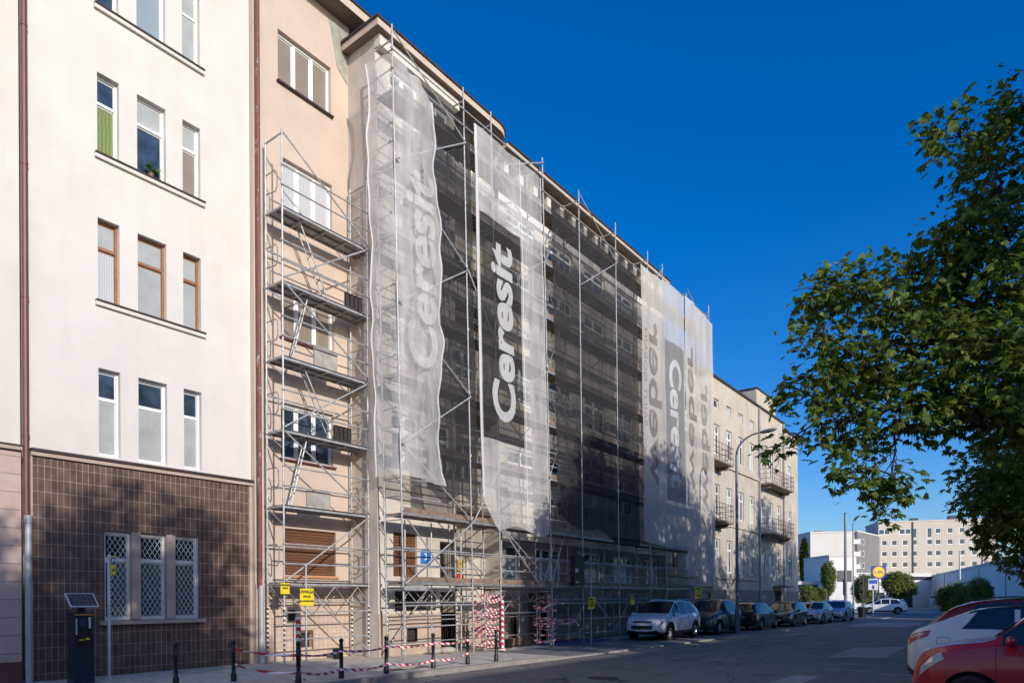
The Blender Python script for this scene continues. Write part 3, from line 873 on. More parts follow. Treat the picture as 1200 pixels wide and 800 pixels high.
for k, z in enumerate(LIFT):
    for i in range(9):
        a, b = LX(XB[i], z) + .03, LX(XB[i + 1], z) - .03
        mb = MB(); wood = True
        mb.box(a, YO + .06, z, b, YO + .36, z + .045, 0).box(a, YO + .375, z, b, YI - .03, z + .045, 0)
        mb.box(a, YO + .05, z - .02, b, YO + .058, z + .06, 1).box(a, YI - .028, z - .02, b, YI - .02, z + .06, 1)
        for t in (.25, .5, .75): mb.box(a + (b - a) * t - .02, YO + .06, z - .03, a + (b - a) * t + .02, YI - .03, z - .003, 1)
        mb.build('deck', [M_DECK, M_GALVDK], S)
    for h in (.5, 1.0):
        if z + h > 17.3: continue
        pts = [(LX(x, z + h), YO + .085 + (.0 if k < 7 else -.12), z + h) for x in [XB[0] - .1] + XB[1:-1] + [XB[-1] + .1]]
        MB().path(pts, .0215, 6).build('guard_rail', M_GALV, S)
    if k % 1 == 0:
        MB().box(LX(XB[0], z), YO + .062, z + .07, LX(XB[-1], z), YO + .085, z + .21).build('toe_board', M_DECK, S)
    if k in (0, 1, 3, 4, 5, 6):
        MB().path([(LX(x, z + 1.0), YI + .035, z + 1.0) for x in XB], .0215, 6).build('guard_rail', M_GALV, S)
    for h in (.5, 1.0):
        MB().tube((LX(XB[0], z + h) - .02, YO, z + h), (LX(XB[0], z + h) - .02, YI, z + h), .02, 6).build('end_rail', M_GALV, S)
for i, par in ((0, 1), (2, 0), (4, 1), (6, 0), (8, 1), (1, 0)):
    zz = [.3] + LIFT + [17.2]
    for k in range(len(zz) - 1):
        if i == 1 and k not in (2, 5): continue
        if k == 0 and i in (2, 0): continue
        a, b = (XB[i], XB[i + 1]) if (k + par) % 2 == 0 else (XB[i + 1], XB[i])
        yb_ = YI + .09 if (i in (4, 6) and 0 < k < 7) else YO - .06
        MB().tube((LX(a, zz[k]), yb_, zz[k]), (LX(b, zz[k + 1]), yb_, zz[k + 1]), .0225, 6).build('brace', M_GALV, S)
for i, k in ((0, 2), (0, 5), (2, 1), (2, 4), (4, 3), (4, 6), (6, 2), (6, 5), (3, 3), (5, 1)):
    a, b = (XB[i], XB[i + 1]) if k % 2 else (XB[i + 1], XB[i])
    MB().tube((LX(a, LIFT[k]), YI + .06, LIFT[k] + .1), (LX(b, LIFT[k + 1]), YI + .06, LIFT[k + 1] - .1), .0225, 6).build('brace', M_GALVDK, S)
for k in range(7):
    mb = MB()
    xa, xb_ = (20.75, 21.7) if k % 2 == 0 else (22.2, 21.2)
    ladder(mb, (LX(xa, LIFT[k]), 14.3, LIFT[k] + .05), (LX(xb_, LIFT[k + 1]), 14.3, LIFT[k + 1] + .1), (0, 1, 0))
    mb.build('ladder', M_GALV, S)
# lattice girders bridging the entrance under the first deck
for a, b, y in ((13.14, 16.06, YI), (13.14, 16.06, YO + .01), (16.06, 20.45, YI), (20.45, 25.41, YI), (25.41, 30.07, YI)):
    mb = MB(); z0, z1 = 1.68, 2.1; n = int((b - a) / .42)
    mb.tube((a, y, z0), (b, y, z0), .022, 6).tube((a, y, z1), (b, y, z1), .022, 6)
    for j in range(n):
        x0, x1 = a + (b - a) * j / n, a + (b - a) * (j + 1) / n
        mb.tube((x0, y, z0 if j % 2 else z1), (x1, y, z1 if j % 2 else z0), .014, 5)
    mb.build('lattice_girder', M_GALVDK, S)
# low rails and side frames of the passage
for h, i0, i1 in ((1.0, 0, 1), (1.6, 0, 1), (1.0, 3, 6), (1.6, 3, 6)):
    MB().tube((XB[i0], YO - .04, h), (XB[i1], YO - .04, h), .02, 6).build('guard_rail', M_GALV, S)
for x in (16.72, 17.47, 20.3, 20.45):
    MB().tube((x, YO + .1, .12), (x, YO + .1, 1.95), .022, 6).tube((x, YI - .1, .12), (x, YI - .1, 1.95), .022, 6).build('passage_post', M_GALV, S)
for x in (13.95, 15.05, 16.4, 18.5, 19.5, 23.6, 26.4):
    MB().tube((x, YI + .12, .12), (x, YI + .12, 4.1), .0225, 6).build('passage_post', M_GALV, S)
for h, i0, i1, y in ((.5, 0, 3, YI + .08), (1.15, 0, 3, YI + .08), (3.2, 0, 5, YI + .05), (1.3, 0, 3, YO + .09), (.45, 3, 6, YO - .04), (1.75, 3, 6, YO - .04)):
    MB().tube((XB[i0], y, h), (XB[i1], y, h), .02, 6).build('guard_rail', M_GALVDK, S)
for a, b in ((13.2, 14.9), (17.5, 19.4), (22.6, 24.6), (26.4, 28.3)):
    MB().tube((a, YI + .16, .3), (b, YI + .16, 2.0), .0225, 6).build('brace', M_GALVDK, S)
    MB().tube((b, YO - .07, 2.35), (a, YO - .07, 4.0), .0225, 6).build('brace', M_GALV, S)
MB().box(13.05, YO - .1, 2.02, 13.9, YO - .085, 2.14).build('scaffold_plate', M_GALV, S)

# scaffold of the pink building
XS = [10.25, 13.02]; YO2, YI2 = 15.2, 15.93
LB = [2.2, 4.18, 6.12, 8.0, 9.92, 11.83]
S2 = thing('scaffold', 'tall narrow one-bay scaffold standing in front of the pink building', 'scaffold', (11.6, 15.5, .12))
for i, x in enumerate(XS):
    for y in (YO2, YI2):
        mb = MB().tube((x, y, .17), (x, y, 13.78), .0245, 8)
        for z in LB: mb.tube((x, y, z + .1), (x, y, z + .17), .033, 8)
        mb.build('standard', M_GALV, S2)
        MB().box(x - .08, y - .08, .12, x + .08, y + .08, .132).tube((x, y, .132), (x, y, .4), .017, 6).tube((x - .07, y, .33), (x + .07, y, .33), .012, 5).build('base_jack', M_GALVDK, S2)
    for z in LB + [13.7]:
        MB().tube((x, YO2, z - .03), (x, YI2, z - .03), .0245, 6).build('transom', M_GALV, S2)
    for z in LB:
        # side frame loop
        MB().path([(x, YI2 - .02, z + 1.0), (x, YO2 + .3, z + 1.0), (x, YO2 + .22, z + .9), (x, YO2 + .22, z + .55), (x, YO2 + .3, z + .45), (x, YI2 - .02, z + .5)], .016, 5).build('end_rail', M_GALVDK, S2)
for k, z in enumerate(LB):
    a, b = XS[0] + .02, XS[1] + .12
    mb = MB()
    for y0, y1 in ((YO2 + .05, YO2 + .37), (YO2 + .385, YI2 - .03)):
        mb.box(a, y0, z, b, y1, z + .03, 0)
        mb.box(a, y0, z - .055, b, y0 + .02, z + .034, 1).box(a, y1 - .02, z - .055, b, y1, z + .034, 1)
        for t in (.25, .5, .75): mb.box(a + (b - a) * t - .03, y0 + .02, z - .05, a + (b - a) * t + .03, y1 - .02, z - .002, 1)
    mb.build('deck', [M_DECKST, M_GALV], S2)
    for h in (.5, 1.0):
        MB().tube((XS[0] - .06, YO2 - .035, z + h), (XS[1] + .06, YO2 - .035, z + h), .0215, 6).build('guard_rail', M_GALV, S2)
    if k in (0, 2, 4):
        MB().tube((XS[0], YI2 + .03, z + 1.0), (XS[1], YI2 + .03, z + 1.0), .0215, 6).build('guard_rail', M_GALV, S2)
    zt = (LB + [13.7])[k + 1]
    p, q = (XS[0], XS[1]) if k % 2 == 0 else (XS[1], XS[0])
    MB().tube((p, YO2 - .06, z + .05), (q, YO2 - .06, zt - .05), .0225, 6).build('brace', M_GALV, S2)
    MB().path([(XS[1], YO2, z - .5), (XS[1] + .02, YI2 - .1, z - .08)], .018, 5).path([(XS[0], YO2, z - .5), (XS[0], YI2 - .1, z - .08)], .018, 5).build('bracket', M_GALVDK, S2)
MB().tube((XS[0] + .55, YO2 - .06, 2.1), (XS[1] - .1, YO2 - .06, .35), .0225, 6).build('brace', M_GALV, S2)
for h in (.75, 1.45):
    MB().tube((XS[0] - .05, YO2 - .04, h), (XS[1] + .4, YO2 - .04, h), .02, 6).build('guard_rail', M_GALV, S2)
mb = MB(); z0, z1 = 1.7, 2.12
for y in (YO2, YI2):
    mb.tube((10.25, y, z0), (13.02, y, z0), .02, 6)
    for j in range(7):
        x0, x1 = 10.25 + 2.77 * j / 7, 10.25 + 2.77 * (j + 1) / 7
        mb.tube((x0, y, z0 if j % 2 else z1), (x1, y, z1 if j % 2 else z0), .013, 5)
mb.build('lattice_girder', M_GALVDK, S2)
for k, (x0, x1) in enumerate(((12.35, 11.75), (10.75, 11.3), (12.45, 11.9), (10.7, 11.25), )):
    z = LB[4 - k]; zt = (LB + [13.7])[5 - k]
    mb = ladder(MB(), (x0 if k % 2 else x1 + .4 - .2, 15.62, z + .04), (x1 if k % 2 else x0 - 1.4, 15.62, zt + .1), (.35, .94, 0) if k % 2 else (.35, .94, 0), .34)
    mb.build('ladder', M_GALV, S2)

# ------------------------------------------------------------------ nets
def net_mat(name, col, alpha, avar=.12, transl=.45, grime=0):
    m, nt, b, N, L = nodes(name)
    out = N['Material Output']; N.remove(b)
    v = pos_vec(nt, (1, 1, .35))
    f = noise_fac(nt, v, 1.1, 6, .6, .3, .7)
    d = N.new('ShaderNodeBsdfDiffuse'); t = N.new('ShaderNodeBsdfTranslucent')
    c = mix_col(nt, f, scl(col, .88), scl(col, 1.1))
    L.new(c, d.inputs[0]); L.new(c, t.inputs[0])
    ms = N.new('ShaderNodeMixShader'); ms.inputs[0].default_value = transl
    L.new(d.outputs[0], ms.inputs[1]); L.new(t.outputs[0], ms.inputs[2])
    tr = N.new('ShaderNodeBsdfTransparent')
    mx = N.new('ShaderNodeMixShader')
    mr = N.new('ShaderNodeMapRange'); mr.inputs['To Min'].default_value = alpha - avar; mr.inputs['To Max'].default_value = alpha + avar
    f2 = noise_fac(nt, pos_vec(nt, (1.6, 1.6, .25)), 1.3, 5, .6, .3, .7)
    L.new(f2, mr.inputs['Value']); L.new(mr.outputs['Result'], mx.inputs[0])
    L.new(tr.outputs[0], mx.inputs[1]); L.new(ms.outputs[0], mx.inputs[2])
    L.new(mx.outputs[0], out.inputs['Surface'])
    return m
NL = net_mat('light_net', (.84, .82, .79), .46, .17, .3)
ND = net_mat('dark_net', (.046, .045, .047), .72, .11, .15)
NB = net_mat('beige_net', (.74, .70, .635), .78, .10, .35)
NG = net_mat('grey_net', (.74, .73, .71), .72, .08, .35)
NPANEL = net_mat('printed_dark_net', (.05, .049, .048), .70, .06, .2)
NGPANEL = net_mat('printed_grey_net', (.33, .325, .32), .80, .06, .3)
NLET = net_mat('white_print', (.78, .77, .75), .86, .04, .35)
NFADE = net_mat('faded_print', (.88, .83, .77), .30, .22, .25)
NWEB = net_mat('grey_print', (.29, .27, .25), .66, .06, .3)
NWEBF = net_mat('faint_print', (.36, .325, .29), .62, .1, .3)
NHEM = net_mat('net_hem', (.80, .79, .77), .93, .03, .3)

def fold(x, z, amp, seed):
    return -amp * (1.0 + .55 * math.sin(x * 2.9 + seed + .35 * math.sin(z * .9 + seed)) + .30 * math.sin(x * 6.3 + z * .25 + seed * 2.1) + .25 * math.sin(z * 1.25 + seed * 1.7 + x))

def net_point(x, z, y0, amp, seed):
    return (LX(x, z), y0 + fold(x, z, amp, seed), z)

def net_grid(y0, x0, x1, zb, zt, amp, seed, skip=None, nx=None, nz=None, off=0):
    """zb, zt: functions of x"""
    nx = nx or max(6, int((x1 - x0) / .16)); nz = nz or 48
    mb = MB(); idx = {}
    def vid(i, j):
        if (i, j) not in idx:
            x = x0 + (x1 - x0) * i / nx
            z = zb(x) + (zt(x) - zb(x)) * j / nz
            p = net_point(x, z, y0 - off, amp, seed)
            idx[i, j] = len(mb.v); mb.v.append(p)
        return idx[i, j]
    for i in range(nx):
        for j in range(nz):
            xm = x0 + (x1 - x0) * (i + .5) / nx; zm = zb(xm) + (zt(xm) - zb(xm)) * (j + .5) / nz
            if skip and skip(xm, zm): continue
            mb.f.append((vid(i, j), vid(i + 1, j), vid(i + 1, j + 1), vid(i, j + 1))); mb.m.append(0)
    return mb

def net_letters(word, size, xc, zc, mode, y0, amp, seed, m, parent, bold=.0, squash=1.0, stretch=1.0, name='lettering'):
    import bmesh
    me = text_mesh(word, size, 0, bold)
    bm = bmesh.new(); bm.from_mesh(me); bpy.data.meshes.remove(me)
    xs_ = [v.co.x for v in bm.verts]; ys_ = [v.co.y for v in bm.verts]
    cx, cy = (min(xs_) + max(xs_)) / 2, (min(ys_) + max(ys_)) / 2
    a = min(xs_)
    while a < max(xs_):
        g = bm.verts[:] + bm.edges[:] + bm.faces[:]
        bmesh.ops.bisect_plane(bm, geom=g, plane_co=(a, 0, 0), plane_no=(1, 0, 0)); a += .25
    a = min(ys_)
    while a < max(ys_):
        g = bm.verts[:] + bm.edges[:] + bm.faces[:]
        bmesh.ops.bisect_plane(bm, geom=g, plane_co=(0, a, 0), plane_no=(0, 1, 0)); a += .16
    for v in bm.verts:
        tx, ty = (v.co.x - cx) * stretch, (v.co.y - cy) * squash
        if mode == 'up': x, z = xc - ty, zc + tx
        elif mode == 'upmirror': x, z = xc + ty, zc + tx
        else: x, z = xc + ty, zc - tx
        p = net_point(x, z, y0 - .02, amp, seed)
        v.co = Vector(p) - Vector(parent.location)
    me = bpy.data.meshes.new(name); bm.to_mesh(me); bm.free()
    me.materials.append(m)
    return link(name, me, parent)

YN = 13.77
# light net wrapping the corner (folds round the end frame)
def corner_net():
    n = thing('safety_net', 'pale translucent net with faded lettering wrapped round the near corner of the scaffold', 'safety net', (13.6, YN, 10), group=None)
    path = [(-.72, 14.75), (-.50, 14.7), (-.45, 14.3), (-.42, 14.0), (-.30, 13.80), (-.08, 13.74)]
    mb = MB(); nz = 60
    cols = []
    X0 = 13.14
    pl_ = [(X0 + .40 + dx, y) for dx, y in path[1:]] + [(X0 + .40 + .12 * k, YN) for k in range(1, 10)]
    for i, (x, y) in enumerate(pl_):
        col = []
        for j in range(nz + 1):
            zb = 5.2 - .12 * max(0, x - 13.3); zt = 16.6 - .42 * max(0, x - 13.2)
            z = zb + (zt - zb) * j / nz
            s = i * .8
            dx = .05 * math.sin(z * 1.9 + s) + .04 * math.sin(z * 4.3 + 1.7 * s)
            dy = -.09 - .06 * math.sin(z * 1.5 + 1.3 * s) - .05 * math.sin(z * 3.1 + s * 2.3) - .03 * math.sin(z * 5.7 - s * 1.9)
            pinch = .16 * math.exp(-((z - 13.4) / .9) ** 2) if i > 8 else 0
            wv = .13 * math.sin(z * .62 + .6) * (i / len(pl_)) ** 2
            if i < 4: dx, dy = dy * .6 - .03, dx * .3
            col.append(len(mb.v)); mb.v.append((LX(x, z) + (dx if i < 4 else dx * .4) - pinch + wv, y + dy, z))
        cols.append(col)
    for a, b in zip(cols, cols[1:]):
        for j in range(nz):
            mb.f.append((a[j], b[j], b[j + 1], a[j + 1])); mb.m.append(0)
    mb.build('net_sheet', NL, n, smooth=True)
    for cid, nm in ((-1, 'net_hem'), (0, 'net_hem')):
        hb = MB(); pts = [Vector(mb.v[k]) for k in cols[cid]]
        k0 = len(hb.v)
        for p in pts: hb.v += [tuple(p + Vector((-.035, -.012, 0))), tuple(p + Vector((.03, -.012, 0)))]
        for j in range(nz): hb.f.append((k0 + 2 * j, k0 + 2 * j + 1, k0 + 2 * j + 3, k0 + 2 * j + 2)); hb.m.append(0)
        hb.build(nm, NHEM, n)
    net_letters('Ceresit', 1.55, 13.72, 10.9, 'up', YN - .26, .0, 0, NFADE, n, bold=.045, squash=1.0, stretch=1.16)
    return n
corner_net()

n = thing('safety_net', 'dark see-through net hung between the pale corner net and the printed banner', 'safety net', (15, YN, 10))
net_grid(YO + .042, 14.15, 16.42, lambda x: 4.95 - .35 * math.sin((x - 14.2) * 2.2) ** 2, lambda x: 16.5 - .03 * (x - 14), .006, 1.0).build('net_sheet', ND, n, smooth=True)

# printed banner
n = thing('banner_net', 'pale net banner with big white letters on a dark panel', 'banner', (18, YN, 10))
def bz(x): return 4.05 + max(0, (17.15 - x)) * 1.25 + .12 * math.sin(x * 2.5)
PX0, PX1, PZ0, PZ1 = 16.62, 18.72, 6.85, 13.85
nx = 24; X0, X1 = 16.40, 20.10
PX0 = X0 + (X1 - X0) * 1 / nx; PX1 = X0 + (X1 - X0) * 15 / nx
def in_panel(x, z): return PX0 < x < PX1 and PZ0 < z < PZ1
pieces = []
def banner_part(zlo, zhi, skip, nz): return net_grid(YN - .03, X0, X1, zlo, zhi, .045, 2.4, skip, nx, nz)
mb = banner_part(lambda x: bz(x), lambda x: PZ0, None, 14)
for z0, z1, sk, nz in ((PZ0, PZ1, lambda x, z: PX0 < x < PX1, 32), (PZ1, 16.45, None, 12)):
    m2 = banner_part(lambda x: z0, lambda x: z1, sk, nz)
    k = len(mb.v); mb.v += m2.v; mb.f += [tuple(i + k for i in f) for f in m2.f]; mb.m += m2.m
mb.build('net_sheet', NL, n, smooth=True)
pb = net_grid(YN - .03, PX0, PX1, lambda x: PZ0, lambda x: PZ1, .045, 2.4, None, 14, 32)
pb.build('printed_panel', NPANEL, n, smooth=True)
net_letters('Ceresit', 1.62, (PX0 + PX1) / 2 - .02, (PZ0 + PZ1) / 2 + .02, 'up', YN - .03, .045, 2.4, NLET, n, bold=.055, squash=1.05, stretch=1.17)
for xh, w in ((X0, .1), (X1 - .05, .05), (PX1 + .06, .04)):
    net_grid(YN - .03, xh, xh + w, lambda x: max(bz(xh), 4.2), lambda x: 16.45, .045, 2.4, None, 1, 48, off=.015).build('net_hem', NHEM, n)

n = thing('safety_net', 'wide dark see-through net right of the printed banner', 'safety net', (24, YN, 10))
net_grid(YO + .042, 20.95, 27.38, lambda x: 4.75 - .13 * (x - 21) + .15 * math.sin(x * 1.9), lambda x: 16.15, .006, 3.7).build('net_sheet', ND, n, smooth=True)

n = thing('banner_net', 'beige net strip with dark vertical lettering next to the wide dark net', 'banner', (28.5, YN, 10))
net_grid(YN, 27.42, 29.75, lambda x: 4.3 - .05 * (x - 27), lambda x: 16.45, .05, 4.4).build('net_sheet', NB, n, smooth=True)
net_letters('weber', 1.75, 28.75, 10.6, 'upmirror', YN, .05, 4.4, NWEB, n, bold=.03, squash=1.0, stretch=1.62)
net_letters('SAINT-GOBAIN', .42, 27.82, 11.6, 'upmirror', YN, .05, 4.4, NWEBF, n, bold=.0, squash=1.0, stretch=1.5)

n = thing('banner_net', 'pale grey net strip with white letters on a grey panel reading downwards', 'banner', (30.9, YN, 10))
net_grid(YN - .02, 29.72, 32.3, lambda x: 4.15, lambda x: 16.6, .045, 5.5).build('net_sheet', NG, n, smooth=True)
net_grid(YN - .02, 29.95, 32.1, lambda x: 6.4, lambda x: 13.9, .045, 5.5, off=.01).build('printed_panel', NGPANEL, n, smooth=True)
net_letters('Ceresit', 1.7, 31.05, 10.1, 'down', YN - .02, .045, 5.5, NLET, n, bold=.05, squash=1.0, stretch=1.2)

n = thing('banner_net', 'narrow creased beige net strip with grey lettering left of the end strip', 'banner', (33, YN, 10))
net_grid(YN, 32.28, 33.75, lambda x: 2.9, lambda x: 16.65, .07, 6.6).build('net_sheet', NB, n, smooth=True)
net_letters('weber', 1.7, 33.0, 10.8, 'upmirror', YN, .07, 6.6, NWEB, n, bold=.03, squash=.8, stretch=1.6)

n = thing('banner_net', 'beige net strip with grey lettering at the far end of the scaffold', 'banner', (34.8, YN, 10))
mb = net_grid(YN - .02, 33.72, 36.0, lambda x: 2.6 + .2 * math.sin(x * 2), lambda x: 16.6 - .1 * (x - 34), .05, 7.7)
mb.build('net_sheet', NB, n, smooth=True)
net_letters('weber', 1.7, 34.75, 9.6, 'upmirror', YN - .02, .05, 7.7, NWEBF, n, bold=.03, squash=.9, stretch=1.5)
# ------------------------------------------------------------------ trees
def leaf_mat(name, a, b, transl=.35, yellow=(.22, .24, .04)):
    m, nt, bs, N, L = nodes(name)
    out = N['Material Output']
    g = N.new('ShaderNodeNewGeometry')
    f = noise_fac(nt, g.outputs['Position'], 1.2, 4, .6, .3, .7)
    wn = N.new('ShaderNodeTexWhiteNoise'); wn.noise_dimensions = '1D'
    L.new(g.outputs['Random Per Island'], wn.inputs['W'])
    c = mix_col(nt, f, a, b)
    pw = N.new('ShaderNodeMath'); pw.operation = 'POWER'; pw.inputs[1].default_value = 5
    L.new(wn.outputs['Value'], pw.inputs[0])
    c = mix_col(nt, pw.outputs[0], c, yellow)
    L.new(c, bs.inputs['Base Color'])
    bs.inputs['Roughness'].default_value = .48
    bs.inputs['Specular IOR Level'].default_value = .35
    t = N.new('ShaderNodeBsdfTranslucent'); L.new(c, t.inputs[0])
    mx = N.new('ShaderNodeMixShader'); mx.inputs[0].default_value = transl
    L.new(bs.outputs[0], mx.inputs[1]); L.new(t.outputs[0], mx.inputs[2])
    L.new(mx.outputs[0], out.inputs['Surface'])
    return m
M_CHEST = leaf_mat('chestnut_leaf', (.082, .150, .024), (.150, .225, .040), .45, (.34, .36, .07))
M_BUSH = leaf_mat('bush_leaf', (.14, .19, .045), (.22, .26, .065), .35, (.36, .38, .10))
M_DKLEAF = leaf_mat('dark_leaf', (.03, .055, .018), (.05, .08, .025), .25)
M_BARK = mat('bark', (.05, .038, .03), .95, var=.35, vscale=7, bump=.8, bscale=18)

def palmate(P, O, Nn, size, rng, nl=5):
    """palmate leaves at P, pointing along O, with upper side Nn; returns quads"""
    n = len(P)
    S = np.cross(Nn, O); S /= np.linalg.norm(S, axis=1, keepdims=True) + 1e-9
    U = np.cross(O, S)
    V = []; 
    angs = np.linspace(-1.25, 1.25, nl) if nl > 1 else np.array([0.])
    for k, a in enumerate(angs):
        l = size * (1 - .16 * abs(a)) * rng.uniform(.85, 1.1, (n, 1))
        wd = l * .20
        d = O * math.cos(a) + S * math.sin(a)
        e = np.cross(U, d)
        droop = rng.uniform(.12, .45, (n, 1)) * l
        b = P
        m = P + d * l * .62 + U * l * .05 - np.array([[0, 0, 1]]) * droop * .25
        t = P + d * l - np.array([[0, 0, 1]]) * droop
        V.append(np.stack([b, m - e * wd, t, m + e * wd], 1))
    V = np.concatenate(V, 0).reshape(-1, 3)
    F = np.arange(len(V)).reshape(-1, 4)
    return V, F

def crown(lobes, rng, dens, size, nl=5, per=6, gap=.0, spread=.30):
    C_, O_, N_2 = [], [], []
    for c, r in lobes:
        c = np.array(c, float); rr = np.array(r if isinstance(r, (tuple, list)) else (r, r, r * .8))
        nc = int(dens * float(np.mean(rr)) ** 2.3) + 3
        d = rng.normal(size=(nc, 3)); d /= np.linalg.norm(d, axis=1, keepdims=True)
        rad = rng.uniform(.25, 1.12, (nc, 1)) ** .6
        p = c + d * rad * rr
        ns = np.sin(p[:, 0] * 2.3 + 1) * np.sin(p[:, 1] * 2.7) + np.sin(p[:, 2] * 3.1 + p[:, 0] * 1.3)
        p = p[ns > -1.1 + gap]; d = d[ns > -1.1 + gap]
        for q, dd in zip(p, d):
            k = per
            off = rng.normal(size=(k, 3)) * spread * .6
            o = dd * .7 + rng.normal(size=(k, 3)) * .7; o[:, 2] -= .15
            o /= np.linalg.norm(o, axis=1, keepdims=True)
            nn = rng.normal(size=(k, 3)) * .45 + np.array([0, 0, 1.0]) + dd * .35
            C_.append(q + off * .8); O_.append(o); N_2.append(nn)
    P = np.concatenate(C_); O = np.concatenate(O_); Nn = np.concatenate(N_2)
    Nn -= O * np.sum(Nn * O, 1, keepdims=True); Nn /= np.linalg.norm(Nn, axis=1, keepdims=True) + 1e-9
    sz = size * rng.uniform(.5, 1.25, (len(P), 1))
    return palmate(P, O, Nn, sz, rng, nl)

def branch_to(mb, a, b, r0, r1, rng, sag=.12):
    a, b = Vector(a), Vector(b); L = (b - a).length
    pts = []; n = 6
    for i in range(n + 1):
        t = i / n
        p = a.lerp(b, t) + Vector((0, 0, L * sag * math.sin(PI * t)))
        if 0 < i < n: p += Vector(rng.normal(size=3)) * L * .025
        pts.append(p)
    mb.path(pts, [r0 + (r1 - r0) * i / n for i in range(n + 1)], 6)
    return pts

def make_tree(name, label, cat, base, lobes, seed, dens, size, trunk_h, trunk_r, leafm=None, nl=5, per=6, group=None, gap=0, twig=True, spread=.30, limb_z=False):
    rng = np.random.default_rng(seed)
    t = thing(name, label, cat, base, 0, group)
    b = np.array(base)
    L = [(np.array(c) - b, r) for c, r in lobes]
    V, F = crown(L, rng, dens, size, nl, per, gap, spread)
    link('crown', np_mesh('crown', V, F, leafm or M_CHEST), t)
    mb = MB()
    top = Vector((0, 0, trunk_h))
    mb.path([(0, 0, -.1), (0, 0, .25), (.04, .02, trunk_h * .5), tuple(top)], [trunk_r * 1.5, trunk_r * 1.08, trunk_r * .9, trunk_r * .8], 10)
    nodes_ = [(Vector((0, 0, trunk_h)), None), (Vector((.1, .4, trunk_h + 3.5)), 0), (Vector((.0, .6, trunk_h + 6.5)), 1)] if limb_z else [(top, None)]
    if limb_z: mb.path([n_[0] for n_ in nodes_], [trunk_r * .8, trunk_r * .55, trunk_r * .3], 9)
    order = sorted(L, key=lambda q: (Vector(q[0]) - nodes_[-1][0]).length if limb_z else 0)
    for c, r in order:
        rm = float(np.mean(r)) if isinstance(r, (tuple, list)) else r
        if limb_z:
            # each bough grows out of the nearest one already there
            cv = Vector(c)
            k = min(range(len(nodes_)), key=lambda q: (nodes_[q][0] - cv).length * (1.0 if nodes_[q][0].z > cv.z - 1.2 else 1.6))
            gen_n = 0; q = k
            while nodes_[q][1] is not None: gen_n += 1; q = nodes_[q][1]
            r0 = max(.022, .085 * .78 ** gen_n)
            pts = branch_to(mb, nodes_[k][0], cv + Vector((0, 0, .1)), r0, r0 * .62, rng, .10)
            nodes_.append((cv + Vector((0, 0, .1)), k))
        else:
            st = top * (.75 + .25 * rng.random())
            pts = branch_to(mb, st, c, trunk_r * .38, trunk_r * .08, rng, .12)
        if twig:
            for k in range(int(8 + 8 * rm)):
                d = rng.normal(size=3); d /= np.linalg.norm(d)
                q = np.array(c) + d * rm * .85
                branch_to(mb, pts[rng.integers(4, 7)], q, .012, .004, rng, .08)
    mb.build('trunk', M_BARK, t, world=False, smooth=True)
    return t

vis = [(958, 345, 15.2, .72), (1008, 350, 14.8, .8), (1062, 340, 14.6, .9), (1118, 305, 14.6, .9), (1170, 275, 14.4, 1.0),
       (1122, 160, 15.4, .85), (1168, 205, 15.2, .9), (1203, 120, 15.4, .75), (1165, 335, 14, 1.1), (952, 400, 14.8, .55),
       (1005, 425, 14.4, .9), (1080, 415, 14.2, 1.1), (1155, 420, 13.8, 1.2), (938, 462, 14.9, .5), (926, 522, 15.3, .42),
       (905, 532, 15.6, .25), (982, 500, 14.4, .75), (1055, 488, 14.2, .95), (1128, 478, 14, .8), (1003, 556, 14.2, .5),
       (1045, 562, 14.3, .55), (1035, 598, 14.3, .28), (1195, 470, 13.8, 1.2), (985, 450, 15.5, .7), (1195, 380, 15.5, 1.2), (1100, 365, 15.8, 1.0)]
lob1 = [(far_at(px, py, d), r) for px, py, d, r in vis]
TR1 = (18.6, -4.4, .1)
off1 = [((17.5, -2.4, 10.6), 2.2), ((20.5, -2.0, 9.5), 2.0), ((19.0, -4.2, 13.6), 2.7), ((16.4, -4.5, 11.5), 2.2), ((22.5, -4.2, 12.0), 2.5),
        ((15.8, -7.0, 8.5), 2.2), ((19.0, -8, 10.5), 2.6), ((22.5, -7.5, 9.0), 2.4), ((24.5, -3.0, 8.5), 2.1), ((21.5, -2.2, 12.6), 1.9), ((24.5, -5.5, 10.5), 2.0), ((23.5, -4.8, 14.4), 2.1), ((25.6, -4.4, 13.0), 2.0)]
make_tree('chestnut_tree', 'large broad chestnut tree reaching over the street at the right', 'tree', TR1,
          [(tuple(p), r) for p, r in lob1], 5, 122, .155, 3.6, .30, limb_z=True, nl=6, gap=.15)
# the half of the crown beyond the frame and above the parked cars
t1 = bpy.data.objects['chestnut_tree']
rng = np.random.default_rng(9)
V, F = crown([(np.array(c) - np.array(TR1), r) for c, r in off1], rng, 62, .26, 5, 6)
link('upper_crown', np_mesh('upper_crown', V, F, M_CHEST), t1)
mb = MB(); mb.path([(0, 0, 3.4), (.1, .1, 7), (.2, 0, 11.5)], [.25, .18, .06], 9)
for c, r in off1: branch_to(mb, (0, 0, 3.2), np.array(c) - np.array(TR1), .13, .03, rng)
mb.build('limb', M_BARK, t1, world=False, smooth=True)

